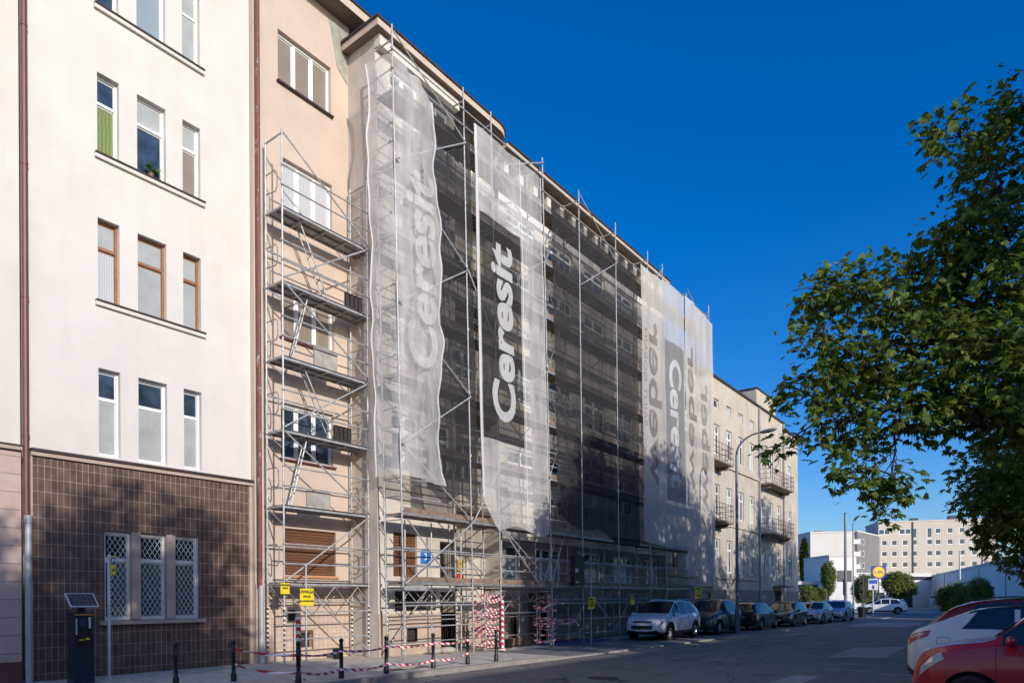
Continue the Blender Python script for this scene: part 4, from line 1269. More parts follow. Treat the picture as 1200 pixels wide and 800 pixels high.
gen = [((0, 0, 11.2), 2.4), ((2.8, .6, 9.8), 2.3), ((-2.8, .2, 9.9), 2.3), ((.5, 2.9, 9.4), 2.3), ((0, -3, 9.6), 2.4), ((3.6, 2.2, 7.4), 2.1),
       ((-3.6, 2.0, 7.3), 2.1), ((3.2, -2.8, 7.2), 2.2), ((-3.2, -2.8, 7.4), 2.2), ((.2, 3.9, 6.4), 1.9), ((4.2, -.2, 6.2), 1.7), ((-4.2, -.2, 6.2), 1.7),
       ((2, 3.6, 4.8), 1.3), ((-2, 3.5, 4.9), 1.3), ((0, 4.4, 5.0), 1.4), ((-1, 3.6, 3.7), 1.2), ((1.2, 3.2, 3.1), 1.1), ((0, 1, 7), 2.2), ((.3, -1.2, 13.0), 2.1)]
g = make_tree('chestnut_tree', 'second chestnut along the right pavement, denser and hanging lower behind the nearest one', 'tree', (31.0, -3.1, .1), [((c[0] + 31.0, c[1] - 3.1, c[2] + .1), r) for c, r in gen], 21, 66, .20, 3.4, .28, group=None, twig=False)
for (x, y, rz, sc, lab) in ((-1.1, -4.3, .7, 1.0, 'chestnut standing behind the photographer on the right pavement'), (-5.2, -5.2, 2.6, 1.0, 'extra unseen chestnut farther back behind the photographer, added to fill the tile shade'), (42.5, -4.0, 2.0, 1.1, 'third chestnut along the right pavement beyond the dense one'),  # second one is an extra unseen tree, added to thicken shade on the tiles
                            (51.5, -4.6, 3.6, 1.0, 'farthest chestnut along the right pavement near the crossing')):
    c = copy_tree(g); c.location = (x, y, .1); c.rotation_euler[2] = rz; c.scale = (sc, sc, sc if x > 0 else .86); c['label'] = lab

# ------------------------------------------------------------------ street row opposite (its roof shades the road)
OP = thing('opposite_building', 'low plastered terrace on the opposite pavement behind the parked cars', 'building', (0, -14.5, .1))
mb = MB()
oh = [(x, x + 1.2, z, z + 1.7, .2) for x in range(-48, 52, 4) for z in (1.2, 4.6, 7.4)]
wall(mb, lambda u, n, z: (u, -14.5 - n, z), -52, 54, .05, 9.9, oh)
mb.face([(-52, -14.5, .05), (-52, -25, .05), (-52, -25, 9.9), (-52, -14.5, 9.9)]).face([(54, -14.5, .05), (54, -25, .05), (54, -25, 9.9), (54, -14.5, 9.9)]).face([(-52, -14.5, 9.9), (54, -14.5, 9.9), (54, -25, 9.9), (-52, -25, 9.9)]).face([(-52, -25, .05), (54, -25, .05), (54, -25, 9.9), (-52, -25, 9.9)])
mb.build('wall', M_GREYWALL, OP)
for h in oh:
    window(OP, (h[1], -.15, h[2] - .1), 1.2, 1.7, 2, .7, M_WFRAME, M_GLASS, M_GLASS, rz=PI, fw=.07)

# ------------------------------------------------------------------ cars
def smooth1(a, k=1):
    a = np.array(a, float)
    for _ in range(k):
        b = a.copy(); b[1:-1] = (a[:-2] + 2 * a[1:-1] + a[2:]) / 4; a = b
    return a
SPEC = {
 'suv': dict(L=4.40, W=1.82, H=1.66, wr=.345, xf=1.36, xr=-1.28,
   top=[(-2.20, .88), (-2.17, 1.0), (-2.12, 1.07), (-1.74, 1.44), (-1.40, 1.58), (-.6, 1.66), (.15, 1.65), (.35, 1.60), (1.22, 1.10), (1.38, 1.055), (1.75, .99), (2.02, .90), (2.14, .78), (2.20, .62)],
   belt=[(-2.2, .86), (-2.17, .96), (-2.1, 1.02), (-1.9, 1.06), (-1.0, 1.05), (.6, .99), (1.2, .96), (1.7, .86), (2.02, .78), (2.14, .70), (2.2, .58)],
   bot=[(-2.2, .42), (-2.12, .28), (-1.9, .25), (1.8, .24), (2.1, .26), (2.2, .40)], cowl=(1.22, .36), hatch=(-2.07, -1.55), win=[(.30, 1.06), (-.52, .22), (-1.58, -.60)], clad=3, slant=.34, tail=((-2.18, 6.1), (-1.90, 6.35), (-1.82, 7.3), (-2.175, 7.1))),
 'wagon': dict(L=4.60, W=1.80, H=1.50, wr=.325, xf=1.42, xr=-1.30,
   top=[(-2.30, .62), (-2.27, .84), (-2.22, .98), (-1.82, 1.38), (-1.60, 1.46), (-.6, 1.50), (.15, 1.48), (.35, 1.42), (1.15, .99), (1.30, .95), (1.85, .87), (2.12, .79), (2.24, .68), (2.30, .54)],
   belt=[(-2.3, .60), (-2.27, .82), (-2.2, .92), (-1.9, .97), (-.9, .95), (.6, .90), (1.15, .87), (1.75, .78), (2.12, .70), (2.24, .62), (2.3, .50)],
   bot=[(-2.3, .36), (-2.2, .24), (-1.9, .20), (1.9, .19), (2.2, .21), (2.3, .32)], cowl=(1.14, .35), hatch=(-2.19, -1.75), win=[(.20, 1.0), (-.62, .12), (-1.5, -.70)], clad=2),
 'sedan': dict(L=4.55, W=1.78, H=1.45, wr=.32, xf=1.38, xr=-1.30,
   top=[(-2.27, .62), (-2.25, .85), (-2.18, .97), (-1.75, 1.01), (-1.0, 1.38), (-.75, 1.43), (-.2, 1.45), (.2, 1.43), (.38, 1.38), (1.12, .97), (1.3, .93), (1.85, .85), (2.1, .77), (2.22, .66), (2.27, .52)],
   belt=[(-2.27, .60), (-2.24, .83), (-2.15, .92), (-1.7, .94), (-.9, .93), (.6, .88), (1.12, .85), (1.75, .76), (2.1, .68), (2.22, .60), (2.27, .48)],
   bot=[(-2.27, .36), (-2.2, .24), (-1.9, .20), (1.9, .19), (2.15, .21), (2.27, .32)], cowl=(1.11, .38), hatch=(-1.70, -1.03), win=[(.22, .98), (-.55, .14), (-1.15, -.63)], clad=2),
 'hatch': None,
 'van': dict(nose=.80, L=4.05, W=1.70, H=1.80, wr=.315, xf=1.27, xr=-1.30,
   top=[(-2.02, .60), (-2.0, 1.0), (-1.96, 1.30), (-1.80, 1.70), (-1.65, 1.77), (-.6, 1.80), (.15, 1.78), (.38, 1.70), (.98, 1.17), (1.10, 1.12), (1.50, 1.07), (1.84, .985), (1.95, .86), (2.00, .70), (2.02, .56)],
   belt=[(-2.02, .58), (-2.0, .95), (-1.9, 1.05), (-.8, 1.08), (.5, 1.06), (1.0, 1.05), (1.4, .99), (1.75, .90), (1.93, .76), (2.02, .52)],
   bot=[(-2.02, .36), (-1.95, .26), (-1.7, .22), (1.7, .20), (1.95, .22), (2.02, .30)], cowl=(.98, .38), hatch=(-1.985, -1.78), win=[(.14, .90), (-.75, .06), (-1.75, -.84)], clad=2, head=((1.60, 6.2), (1.93, 5.3), (1.90, 6.4), (1.64, 7.3))),
}
SPEC['hatch'] = dict(SPEC['suv'], H=1.60,
   top=[(-2.20, .95), (-2.17, 1.06), (-2.10, 1.14), (-1.9, 1.23), (-1.12, 1.55), (-.7, 1.59), (.25, 1.60), (.42, 1.55), (1.12, 1.17), (1.30, 1.12), (1.75, 1.03), (2.02, .93), (2.14, .78), (2.20, .62)],
   belt=[(-2.2, .93), (-2.17, 1.03), (-2.1, 1.09), (-1.8, 1.17), (-1.0, 1.17), (.6, 1.10), (1.1, 1.05), (1.7, .92), (2.02, .80), (2.14, .70), (2.2, .58)],
   cowl=(1.12, .42), hatch=(-1.95, -1.18), win=[(.30, .95), (-.52, .22), (-1.36, -.60)], slant=.24, tail=((-2.17, 5.9), (-1.86, 6.3), (-1.80, 7.1), (-2.165, 7.0)))
M_TYRE = mat('tyre_rubber', (.022, .022, .023), .85, var=.2)
M_RIM = mat('alloy_rim', (.55, .55, .56), .3, .8, var=.1)
M_CARBLACK = mat('car_black_plastic', (.028, .028, .03), .55, var=.15)
M_CARGLASS = mat('car_glass', (.012, .015, .018), .03, var=.1, spec=.9)
M_LAMP = mat('headlamp_glass', (.56, .54, .47), .12, .05, var=.25, vscale=14, coat=1)
M_TAIL = mat('tail_lamp', (.50, .02, .015), .15, var=.35, vscale=16, coat=1)
M_PLATE = mat('number_plate', (.62, .62, .60), .5)
M_SEAM = mat('panel_gap', (.012, .012, .012), .8)
M_CHROME = mat('chrome_trim', (.62, .62, .63), .2, .9, var=.05)

def paint(name, c, metal=.25, rough=.3):
    return mat(name, c, rough, metal, var=.035, vscale=1.2, coat=.7)

def car(name, label, spec, pm, loc, rz, group=None, rails=False, detail=1, grille='wide', lampc=None, cat='car', roofm=None):
    s = SPEC[spec]; L, W, H, wr = s['L'], s['W'], s['H'], s['wr']
    t = thing(name, label, cat, loc, rz, group)
    st = set(np.round(np.linspace(-L / 2 + .3, L / 2 - .3, 30), 3)) | set(np.round(-L / 2 + np.array([0, .015, .03, .06, .1, .14, .19, .24]), 3)) | set(np.round(L / 2 - np.array([0, .015, .03, .06, .1, .15, .2, .25]), 3))
    st |= {round(v, 3) for w in s['win'] for v in w} | {round(v, 3) for v in s['hatch'] + s['cowl']}
    X = np.array(sorted(st))
    # sample the outlines densely, round them, then read them at the stations
    fx = np.linspace(-L / 2, L / 2, 221)
    def curve(pts, k): return np.interp(X, fx, smooth1(np.interp(fx, [p[0] for p in pts], [p[1] for p in pts]), k))
    T, B, Z = curve(s['top'], 8), curve(s['belt'], 8), curve(s['bot'], 4)
    T = np.maximum(T, B + .02)
    h2 = L / 2
    hw = curve([(-h2, .76), (-h2 + .05, .85), (-h2 + .2, .93), (-h2 + .6, .985), (-h2 + 1.1, 1), (h2 - 1.1, 1), (h2 - .6, .97), (h2 - .25, .90), (h2 - .08, .80), (h2, s.get('nose', .66))], 3) * W / 2
    NR = 16; m = len(X)
    def section(i):
        b, z, tt, w = B[i], Z[i], T[i], hw[i]
        g = tt - b
        rw = w * (.93 - .23 * min(1, max(0, g) / .5))
        sd = lambda f: .945 * w - (.945 * w - rw) * f
        a = b - z
        return [(0, z), (.80 * w, z), (.94 * w, z + .03), (.985 * w, z + .16 * a + .02), (1.0 * w, z + .36 * a), (.998 * w, z + .60 * a), (.985 * w, z + .84 * a), (.958 * w, b),
                (sd(.07), b + .07 * g), (sd(.32), b + .32 * g), (sd(.62), b + .62 * g), (sd(.87), b + .87 * g), (sd(.93) * .965, b + .945 * g), (rw * .80, b + .98 * g), (rw * .42, b + .997 * g), (0, tt)]
    SEC = [section(i) for i in range(m)]
    mb = MB(); idx = {}
    for i in range(m):
        for sgn in (1, -1):
            for r, (y, z) in enumerate(SEC[i]):
                if sgn < 0 and r in (0, NR - 1): idx[i, sgn, r] = idx[i, 1, r]; continue
                idx[i, sgn, r] = len(mb.v); mb.v.append((X[i], sgn * y, z))
    cl = s['clad']
    for i in range(m - 1):
        for sgn in (1, -1):
            for r in range(NR - 1):
                q = (idx[i, sgn, r], idx[i + 1, sgn, r], idx[i + 1, sgn, r + 1], idx[i, sgn, r + 1])
                mb.f.append(q if sgn < 0 else q[::-1])
                mb.m.append(1 if r < cl else (2 if (r >= 11 and roofm is not None and s['hatch'][1] - .1 < X[i] < s['cowl'][1]) else 0))
    for i, flip in ((0, False), (m - 1, True)):
        ring = [idx[i, 1, r] for r in range(NR)] + [idx[i, -1, r] for r in range(NR - 2, 0, -1)]
        mb.f.append(tuple(ring if not flip else ring[::-1])); mb.m.append(0)
    body = mb.build('body', [pm, M_CARBLACK, roofm or pm], t, world=False)
    cut = MB()
    for xw in (s['xf'], s['xr']):
        for sg in (1, -1):
            k = len(cut.v); n = 28; ra = wr + .055
            for y in (sg * (W / 2 - .30), sg * (W / 2 + .25)):
                for j in range(n):
                    a = 2 * PI * j / n
                    cut.v.append((xw + ra * math.cos(a), y, wr + .01 + ra * math.sin(a)))
            for j in range(n):
                q = (k + j, k + (j + 1) % n, k + n + (j + 1) % n, k + n + j)
                cut.f.append(q if sg > 0 else q[::-1]); cut.m.append(1)
            cut.f.append(tuple(k + j for j in range(n))[::-1] if sg > 0 else tuple(k + j for j in range(n))); cut.m.append(1)
            cut.f.append(tuple(k + n + j for j in range(n)) if sg > 0 else tuple(k + n + j for j in range(n))[::-1]); cut.m.append(1)
    cme = cut.mesh('cutter', [pm, M_CARBLACK, pm]); co = link('cutter', cme, t)
    import bmesh
    for me_ in (body.data, cme):
        bm = bmesh.new(); bm.from_mesh(me_)
        bmesh.ops.remove_doubles(bm, verts=bm.verts, dist=1e-5)
        bmesh.ops.recalc_face_normals(bm, faces=bm.faces); bm.to_mesh(me_); bm.free()
    md = body.modifiers.new('b', 'BOOLEAN'); md.operation = 'DIFFERENCE'; md.solver = 'EXACT'; md.object = co
    bpy.context.view_layer.update()
    me2 = bpy.data.meshes.new_from_object(body.evaluated_get(bpy.context.evaluated_depsgraph_get()))
    body.modifiers.clear(); old = body.data; body.data = me2; bpy.data.meshes.remove(old)
    bpy.data.objects.remove(co); bpy.data.meshes.remove(cme)
    me2.polygons.foreach_set('use_smooth', [True] * len(me2.polygons))
    me2.set_sharp_from_angle(angle=R(32))
    # glass and lamps cut from the same surface, set a few millimetres proud
    def sec_at(x, rf):
        x = max(X[0], min(X[-1], x)); i = int(min(m - 2, max(0, np.searchsorted(X, x) - 1)))
        u = (x - X[i]) / (X[i + 1] - X[i]); r = int(min(NR - 2, max(0, math.floor(rf)))); v = rf - r
        a = [SEC[i][r][k] * (1 - u) * (1 - v) + SEC[i + 1][r][k] * u * (1 - v) + SEC[i][r + 1][k] * (1 - u) * v + SEC[i + 1][r + 1][k] * u * v for k in (0, 1)]
        return Vector((x, a[0], a[1]))
    def skin(name_, quad, sides, m_, off=.005, nx=10, nr=4, both=False, parent=t):
        """quad: (x, row) at lower rear, lower front, upper front, upper rear"""
        g = MB(); q = quad
        for sgn in sides:
            k = len(g.v)
            for j in range(nr + 1):
                b = j / nr
                for i in range(nx + 1):
                    a = i / nx
                    lo = [q[0][c] + (q[1][c] - q[0][c]) * a for c in (0, 1)]; hi = [q[3][c] + (q[2][c] - q[3][c]) * a for c in (0, 1)]
                    x, rf = lo[0] + (hi[0] - lo[0]) * b, lo[1] + (hi[1] - lo[1]) * b
                    p = sec_at(x, rf)
                    du = sec_at(x + .02, rf) - sec_at(x - .02, rf); dv = sec_at(x, min(15, rf + .2)) - sec_at(x, rf - .2)
                    n = dv.cross(du) if True else None
                    if n.length > 1e-9: n.normalize()
                    if n.y < 0 and rf < 12: n = -n
                    if rf >= 12 and n.z < 0: n = -n
                    p = p + n * off
                    g.v.append((p.x, sgn * p.y, p.z))
            for j in range(nr):
                for i in range(nx):
                    a = k + j * (nx + 1) + i
                    f_ = (a, a + 1, a + nx + 2, a + nx + 1)
                    g.f.append(f_ if sgn < 0 else f_[::-1]); g.m.append(0)
        return g.build(name_, m_, parent, world=False, smooth=True)
    sl = s.get('slant', .22)
    for k, (a, b) in enumerate(s['win']):
        last = k == len(s['win']) - 1
        for sg in (1, -1): skin('side_window', ((a, 8.0), (b, 8.0), (b - (0 if k else .0), 11.0), (a + (sl if last else 0), 11.0)), (sg,), M_CARGLASS)
    c0, c1 = s['cowl'][1], s['cowl'][0]; h0, h1 = s['hatch']
    skin('windscreen', ((c0, 12.0), (c1, 12.0), (c1, 15), (c0, 15)), (1, -1), M_CARGLASS, .006, 12, 4)
    skin('rear_window', ((h0, 12.4), (h1, 12.4), (h1, 15), (h0, 15)), (1, -1), M_CARGLASS, .006, 10, 4)
    e = L / 2
    hl = s.get('head', ((e - .42, 6.3), (e - .07, 5.3), (e - .10, 6.5), (e - .50, 7.7)))
    tl = s.get('tail', ((-e + .03, 6.1), (-e + .34, 6.5), (-e + .30, 7.6), (-e + .04, 7.5)))
    for sg in (1, -1):
        o = skin('headlight', hl, (sg,), lampc or M_LAMP, .007, 8, 4)
        mx_, my_ = [sum(q[c] for q in hl) / 4 for c in (0, 1)]
        skin('lens', tuple((mx_ + (q[0] - mx_) * .40 + .05, my_ + (q[1] - my_) * .45) for q in hl), (sg,), M_CHROME if spec == 'van' else M_CARBLACK, .010, 4, 3, parent=o)
        o = skin('tail_light', tl, (sg,), M_TAIL, .007, 8, 4)
        mx_, my_ = [sum(q[c] for q in tl) / 4 for c in (0, 1)]
        skin('lens', tuple((mx_ + (q[0] - mx_) * .6 - .02, my_ + (q[1] - my_) * .28 + .1) for q in tl), (sg,), M_LAMP, .010, 4, 2, parent=o)
    if detail:
        zf = Z[-1]
        if spec in ('suv', 'hatch'):
            gb = MB().box(L / 2 - .07, -.40, .735, L / 2 - .022, .40, .80).box(L / 2 - .05, -.47, .50, L / 2 + .012, .47, .62).box(L / 2 - .05, -.40, .46, L / 2 + .010, .40, .498)
        else:
            gb = MB().box(L / 2 - .03, -.42, .50, L / 2 + .010, .42, .60).box(L / 2 - .03, -.52, .34, L / 2 + .008, .52, .45)
        gl = gb.build('grille', M_CARBLACK, t, world=False)
        ch = MB(); zc_ = .765 if spec in ('suv', 'hatch') else .55; xc_ = L / 2 - .021 if spec in ('suv', 'hatch') else L / 2 + .011
        for k in (-1, 1): ch.box(xc_, -.38, zc_ + .022 * k - .004, xc_ + .004, .38, zc_ + .022 * k + .004)
        ch.build('grille_bar', M_CHROME, gl, world=False)
        MB().box(L / 2 + .009, -.26, .37, L / 2 + .02, .26, .47).build('number_plate', M_PLATE, t, world=False)
        MB().box(-L / 2 - .012, -.26, .66, -L / 2 + .02, .26, .77).build('number_plate', M_PLATE, t, world=False)
        MB().box(-L / 2 - .010, -.62, .40, -L / 2 + .06, .62, .50).build('rear_bumper', M_CARBLACK, t, world=False)
        for sg in (1, -1):
            fb = MB().lathe([(0, .0), (.055, .0), (.06, -.03)], (L / 2 - .09, sg * W * .345, .42), 12, 'x'); fb.build('fog_lamp', M_LAMP, t, world=False)
        sm = MB()
        for x in [s['win'][0][1] + .06, s['win'][0][0] - .04, s['win'][1][0] - .02 if spec != 'van' else s['win'][1][0]]:
            i = int(np.argmin(abs(X - x)))
            for sg in (1, -1):
                sm.path([(X[i], sg * (SEC[i][r][0] + .001), SEC[i][r][1]) for r in range(3, 9)], .0035, 4)
        sm.build('door_gap', M_SEAM, t, world=False)
        for sg in (1, -1):
            for x in (s['win'][0][0] + .02, s['win'][1][0] + .05):
                i = int(np.argmin(abs(X - x))); y, z = SEC[i][6]
                MB().box(x, sg * y - .012, z - .015, x + .17, sg * y + (.03 if sg > 0 else .0), z + .012).box(x, sg * y - .03, z - .015, x + .02, sg * y + .03, z + .012).build('door_handle', pm, t, world=False)
            xm = s['win'][0][1] - .10; i = int(np.argmin(abs(X - xm))); y, z = SEC[i][8]
            mm = MB().ball((xm, sg * (y + .13), z + .06), .11, 14, 0, (.62, 1, .72)).tube((xm, sg * (y - .01), z + .0), (xm, sg * (y + .1), z + .03), .03, 6, 1)
            mm.build('mirror', [pm, M_CARBLACK], t, world=False, smooth=True)
            if spec in ('suv', 'hatch'):
                for xw in (s['xf'], s['xr']):
                    pts = [(xw + (wr + .06) * math.cos(a), sg * (W / 2 - (.018 if xw > 0 else .012)), wr + .01 + (wr + .06) * math.sin(a)) for a in np.linspace(-.2, PI + .2, 16)]
                    MB().path(pts, .028, 6).build('wheel_arch_trim', M_CARBLACK, t, world=False, smooth=True)
            if rails:
                MB().path([(-1.5, sg * .60, T[int(np.argmin(abs(X + 1.5)))] + .0), (-1.35, sg * .60, H - .01), (-.6, sg * .60, H + .02), (.0, sg * .60, H - .005), (.2, sg * .60, H - .05)], .014, 6).build('roof_rail', M_CHROME if rails == 'c' else M_CARBLACK, t, world=False)
        MB().path([(s['cowl'][0] + .02, .5, T[int(np.argmin(abs(X - s['cowl'][0])))] + .01), (s['cowl'][0] - .2, -.05, T[int(np.argmin(abs(X - s['cowl'][0] + .2)))] + .015)], .009, 5).path([(s['cowl'][0] + .02, -.1, T[int(np.argmin(abs(X - s['cowl'][0])))] + .01), (s['cowl'][0] - .14, -.6, T[int(np.argmin(abs(X - s['cowl'][0] + .14)))] - .005)], .009, 5).build('wiper', M_CARBLACK, t, world=False)
    wb = MB(); tw = .2
    wb.lathe([(wr * .62, -tw / 2), (wr * .9, -tw / 2 - .004), (wr * .985, -tw / 2 + .03), (wr, -tw / 4), (wr, tw / 4), (wr * .985, tw / 2 - .03), (wr * .9, tw / 2 + .004), (wr * .66, tw / 2), (wr * .62, tw / 2 - .05), (0.0, tw / 2 - .06)], n=28, axis='y')
    wme = wb.mesh('wheel', M_TYRE, smooth=True)
    rb = MB(); y = tw / 2 - .025
    rb.lathe([(wr * .57, y - .05), (wr * .66, y + .014), (wr * .70, y + .016), (wr * .705, y)], n=28, axis='y').lathe([(0, y + .012), (wr * .14, y + .008), (wr * .17, y - .03)], n=14, axis='y')
    for k in range(5 if spec not in ('suv', 'hatch') else 6):
        for d in (-.13, .13):
            a = 2 * PI * k / (5 if spec not in ('suv', 'hatch') else 6)
            p0 = (wr * .12 * math.cos(a), y - .008, wr * .12 * math.sin(a)); p1 = (wr * .64 * math.cos(a + d), y - .002, wr * .64 * math.sin(a + d))
            rb.tube(p0, p1, .019, 6)
    rme = rb.mesh('rim', M_RIM, smooth=True)
    for xw in (s['xf'], s['xr']):
        for sg in (1, -1):
            o = link('wheel', wme, t); o.location = (xw, sg * (W / 2 - .125), wr); o.rotation_euler[2] = 0 if sg > 0 else PI
            link('rim', rme, o)
    return t

P_WHITE = paint('white_paint', (.78, .79, .80), 0); P_NAVY = paint('dark_grey_blue_paint', (.045, .055, .07)); P_BLACK = paint('black_paint', (.016, .017, .02))
P_DKGREY = paint('dark_grey_paint', (.06, .062, .066)); P_SILV = paint('silver_blue_paint', (.38, .43, .48), .4); P_LBLUE = paint('light_blue_paint', (.30, .36, .44), .4)
P_RED = paint('red_paint', (.46, .006, .014), .0); P_DRED = paint('dark_red_paint', (.20, .012, .016), .15); P_DBLUE = paint('dark_blue_paint', (.02, .04, .11), .2)
P_PEARL = paint('pearl_white_paint', (.70, .70, .70), .1)
gk = 'cars parked along the left kerb'
zb_ = .047
car('parked_car', 'white compact SUV parked facing the viewer, nearest of the kerbside row', 'suv', P_WHITE, (27.35, 12.75, zb_), PI + .02, gk, 'c')
car('parked_car', 'dark grey blue SUV parked right behind the white SUV in the kerbside row', 'suv', P_NAVY, (32.55, 12.65, zb_), PI + .02, gk, True)
car('parked_car', 'black estate car parked with its tail towards the viewer, right of the lamp post', 'wagon', P_BLACK, (38.2, 12.5, zb_), .02, gk, True)
car('parked_car', 'dark grey car parked fourth in the kerbside row facing the viewer', 'wagon', P_DKGREY, (43.6, 12.25, zb_), PI + .02, gk, True)
car('parked_car', 'silver blue car parked fifth in the kerbside row', 'sedan', P_SILV, (49.4, 12.0, zb_), PI + .02, gk)
car('parked_car', 'light blue hatchback at the far end of the kerbside row', 'wagon', P_LBLUE, (55.0, 11.8, zb_), PI + .02, gk)
# right side, nose in or tail out
gr = 'cars parked across the bay on the right'
car('parked_car', 'red van-like car with its nose and headlight pointing at the road', 'van', P_RED, (12.55, -.52, 0), PI / 2, gr)
wc = car('parked_car', 'pearl white hatchback SUV showing its red tail lamp, parked beyond the red nose', 'hatch', P_PEARL, (15.15, -.30, 0), -PI / 2, gr, roofm=P_BLACK)
DR_NAME = car('parked_car', 'dark red estate car parked beyond the white SUV, mostly its roof showing', 'suv', P_DRED, (18.0, -.25, 0), -PI / 2, gr, True).name
car('parked_car', 'dark blue car parked beyond the dark red one with its tail lamp showing', 'wagon', P_DBLUE, (20.8, .05, 0), -PI / 2, gr)
car('crossing_car', 'white SUV turning at the junction beyond the end of the road', 'suv', P_WHITE, (*far_at(1035, 702, 73)[:2], 0), R(105), None, False, lampc=None)
car('distant_car', 'white car standing behind the junction signs at the far left of the crossing', 'wagon', P_WHITE, (90, 20.0, .06), 2.2, 'cars beyond the junction')
car('distant_car', 'silver car standing behind the turning white SUV at the crossing', 'sedan', P_SILV, (92, 24.5, .06), 2.2, 'cars beyond the junction')

bpy.data.objects[DR_NAME].scale[2] = 1.045
# fuel flap outline of the white car at the right
ff = MB(); pts = []
for a in np.linspace(0, 2 * PI, 33)[:-1]:
    ca, sa = math.cos(a), math.sin(a)
    pts.append((-1.62 + .10 * abs(ca) ** .35 * (1 if ca > 0 else -1), -.905, .96 + .085 * abs(sa) ** .35 * (1 if sa > 0 else -1)))
ff.path(pts + [pts[0]], .0035, 4).build('fuel_flap', M_SEAM, wc, world=False)
# ------------------------------------------------------------------ street furniture
M_YEL = mat('yellow_sign', (.80, .62, .02), .5, var=.05)
M_INK = mat('sign_ink', (.02, .02, .02), .6)
M_WPOST = mat('pale_post', (.60, .62, .63), .5, .2, var=.1)
M_SOLAR = brick_mat('solar_cells', (.015, .02, .035), (.02, .025, .045), (.12, .13, .15), .08, .08, .004, 'xz', 0, .5, .1, .1, 0)

# parking meter with its tilted solar panel, facing the road
PM = thing('parking_meter', 'black parking ticket machine with a tilted solar panel on top', 'parking meter', (5.60, 15.25, .12))
MB().box(-.19, -.17, .0, .19, .17, .10).box(-.175, -.155, .10, .175, .155, 1.42).build('cabinet', mat('meter_blue_black', (.022, .03, .05), .35, .2, var=.2), PM, world=False)
mb = MB().box(-.13, -.165, .98, .13, -.157, 1.34, 0).box(-.16, -.168, .70, .16, -.157, .93, 0)
mb.build('panel', M_BLACK, PM, world=False)
MB().box(-.08, -.172, 1.14, .05, -.166, 1.30).build('screen', M_GLASSB, PM, world=False)
MB().box(.08, -.174, 1.10, .12, -.166, 1.32).box(-.15, -.174, .98, -.13, -.166, 1.30).build('notice', M_PLATE, PM, world=False)
MB().box(-.09, -.175, .86, -.01, -.168, .885).box(.02, -.175, .87, .10, -.168, .905).build('sticker', M_YEL, PM, world=False)
MB().box(-.165, -.164, 1.36, .165, -.157, 1.385).build('orange_line', mat('orange_line', (.6, .22, .03), .5), PM, world=False)
MB().box(-.06, -.05, 1.42, .06, .05, 1.60).build('panel_neck', M_BLACK, PM, world=False)
sp = MB().box(-.26, -.012, -.20, .26, .012, .20).build('solar_panel', M_WPOST, PM, world=False)
sp.location = (0, -.06, 1.66); sp.rotation_euler = (R(-48), 0, 0)
MB().box(-.235, -.018, -.175, .235, -.013, .175).build('solar_cells', M_SOLAR, sp, world=False)

PS = thing('parking_sign', 'slim grey post with a small edge-on yellow parking zone sign beside the ticket machine', 'sign', (6.27, 15.6, .12))
MB().tube((0, 0, 0), (0, 0, 2.62), .03, 10).build('post', M_WPOST, PS, world=False)
pl = MB().box(.03, -.02, 2.2, .125, .02, 2.6).build('sign_plate', M_YEL, PS, world=False)
MB().box(.04, -.026, 2.42, .115, -.021, 2.57).build('blue_field', mat('sign_blue', (.02, .10, .42), .4), pl, world=False)
text_on('P', .11, mat('sign_white', (.85, .85, .85), .5), pl, (.078, -.03, 2.495), bold=.003)
text_on('A', .08, M_INK, pl, (.078, -.03, 2.30), bold=.002)

# bollards
bp = thing('bollard', 'black steel bollard standing alone in front of the tiled ground floor', 'bollard', (6.5, 13.2, .12), group='black bollards along the pavement')
MB().lathe([(0, .84), (.03, .835), (.05, .80), (.05, .775), (.036, .76), (.036, .72)], n=16).build('knob', M_BLACK, bp, world=False, smooth=True)
MB().lathe([(.03, .74), (.04, .72), (.04, .60), (.047, .595), (.047, .57), (.04, .565), (.04, .18), (.056, .16), (.06, .0)], n=16).build('shaft', M_BLACK, bp, world=False, smooth=True)
BOL = [(7.55, 12.95), (8.1, 11.55), (9.15, 11.55), (10.35, 11.5), (11.80, 11.46), (13.0, 11.42), (14.1, 11.38)]
BLAB = ['black bollard at the left end of the striped tape, nearest the tiled wall', 'black bollard in front of the red and white wrapped post', 'black bollard under the taped yellow warning sign',
        'black bollard with two tapes, before the pink building corner', 'black bollard in the middle of the taped row, before the low plinth wall', 'black bollard at the right end of the tapes',
        'black bollard standing free of tape near the wrapped red and white frame']
for (x, y), lab in zip(BOL, BLAB):
    c = copy_tree(bp); c.location = (x, y, .12); c['label'] = lab

def ribbon(name, pts, label, w=.065, sag=.06, m=None, twist=1.0):
    t = MB(); P = []
    for a, b in zip(pts, pts[1:]):
        a, b = Vector(a), Vector(b); n = max(4, int((b - a).length / .12))
        for i in range(n):
            s = i / n
            P.append(a.lerp(b, s) - Vector((0, 0, sag * 4 * s * (1 - s))))
    P.append(Vector(pts[-1])); k = 0
    for i, p in enumerate(P):
        a = twist * .9 * math.sin(i * .55)
        d = (P[min(i + 1, len(P) - 1)] - P[max(i - 1, 0)]).normalized()
        side_ = d.cross(Vector((0, 0, 1))).normalized()
        u = Vector((0, 0, 1)) * math.cos(a) + side_ * math.sin(a)
        t.v += [tuple(p + u * w / 2), tuple(p - u * w / 2)]
    for i in range(len(P) - 1):
        t.f.append((2 * i, 2 * i + 1, 2 * i + 3, 2 * i + 2)); t.m.append(0)
    o = t.build(name, m or M_TAPE)
    return tag(o, label, 'hazard tape', 'red and white hazard tapes')
def bo(i, z): return (BOL[i][0], BOL[i][1] - .055, .12 + z)
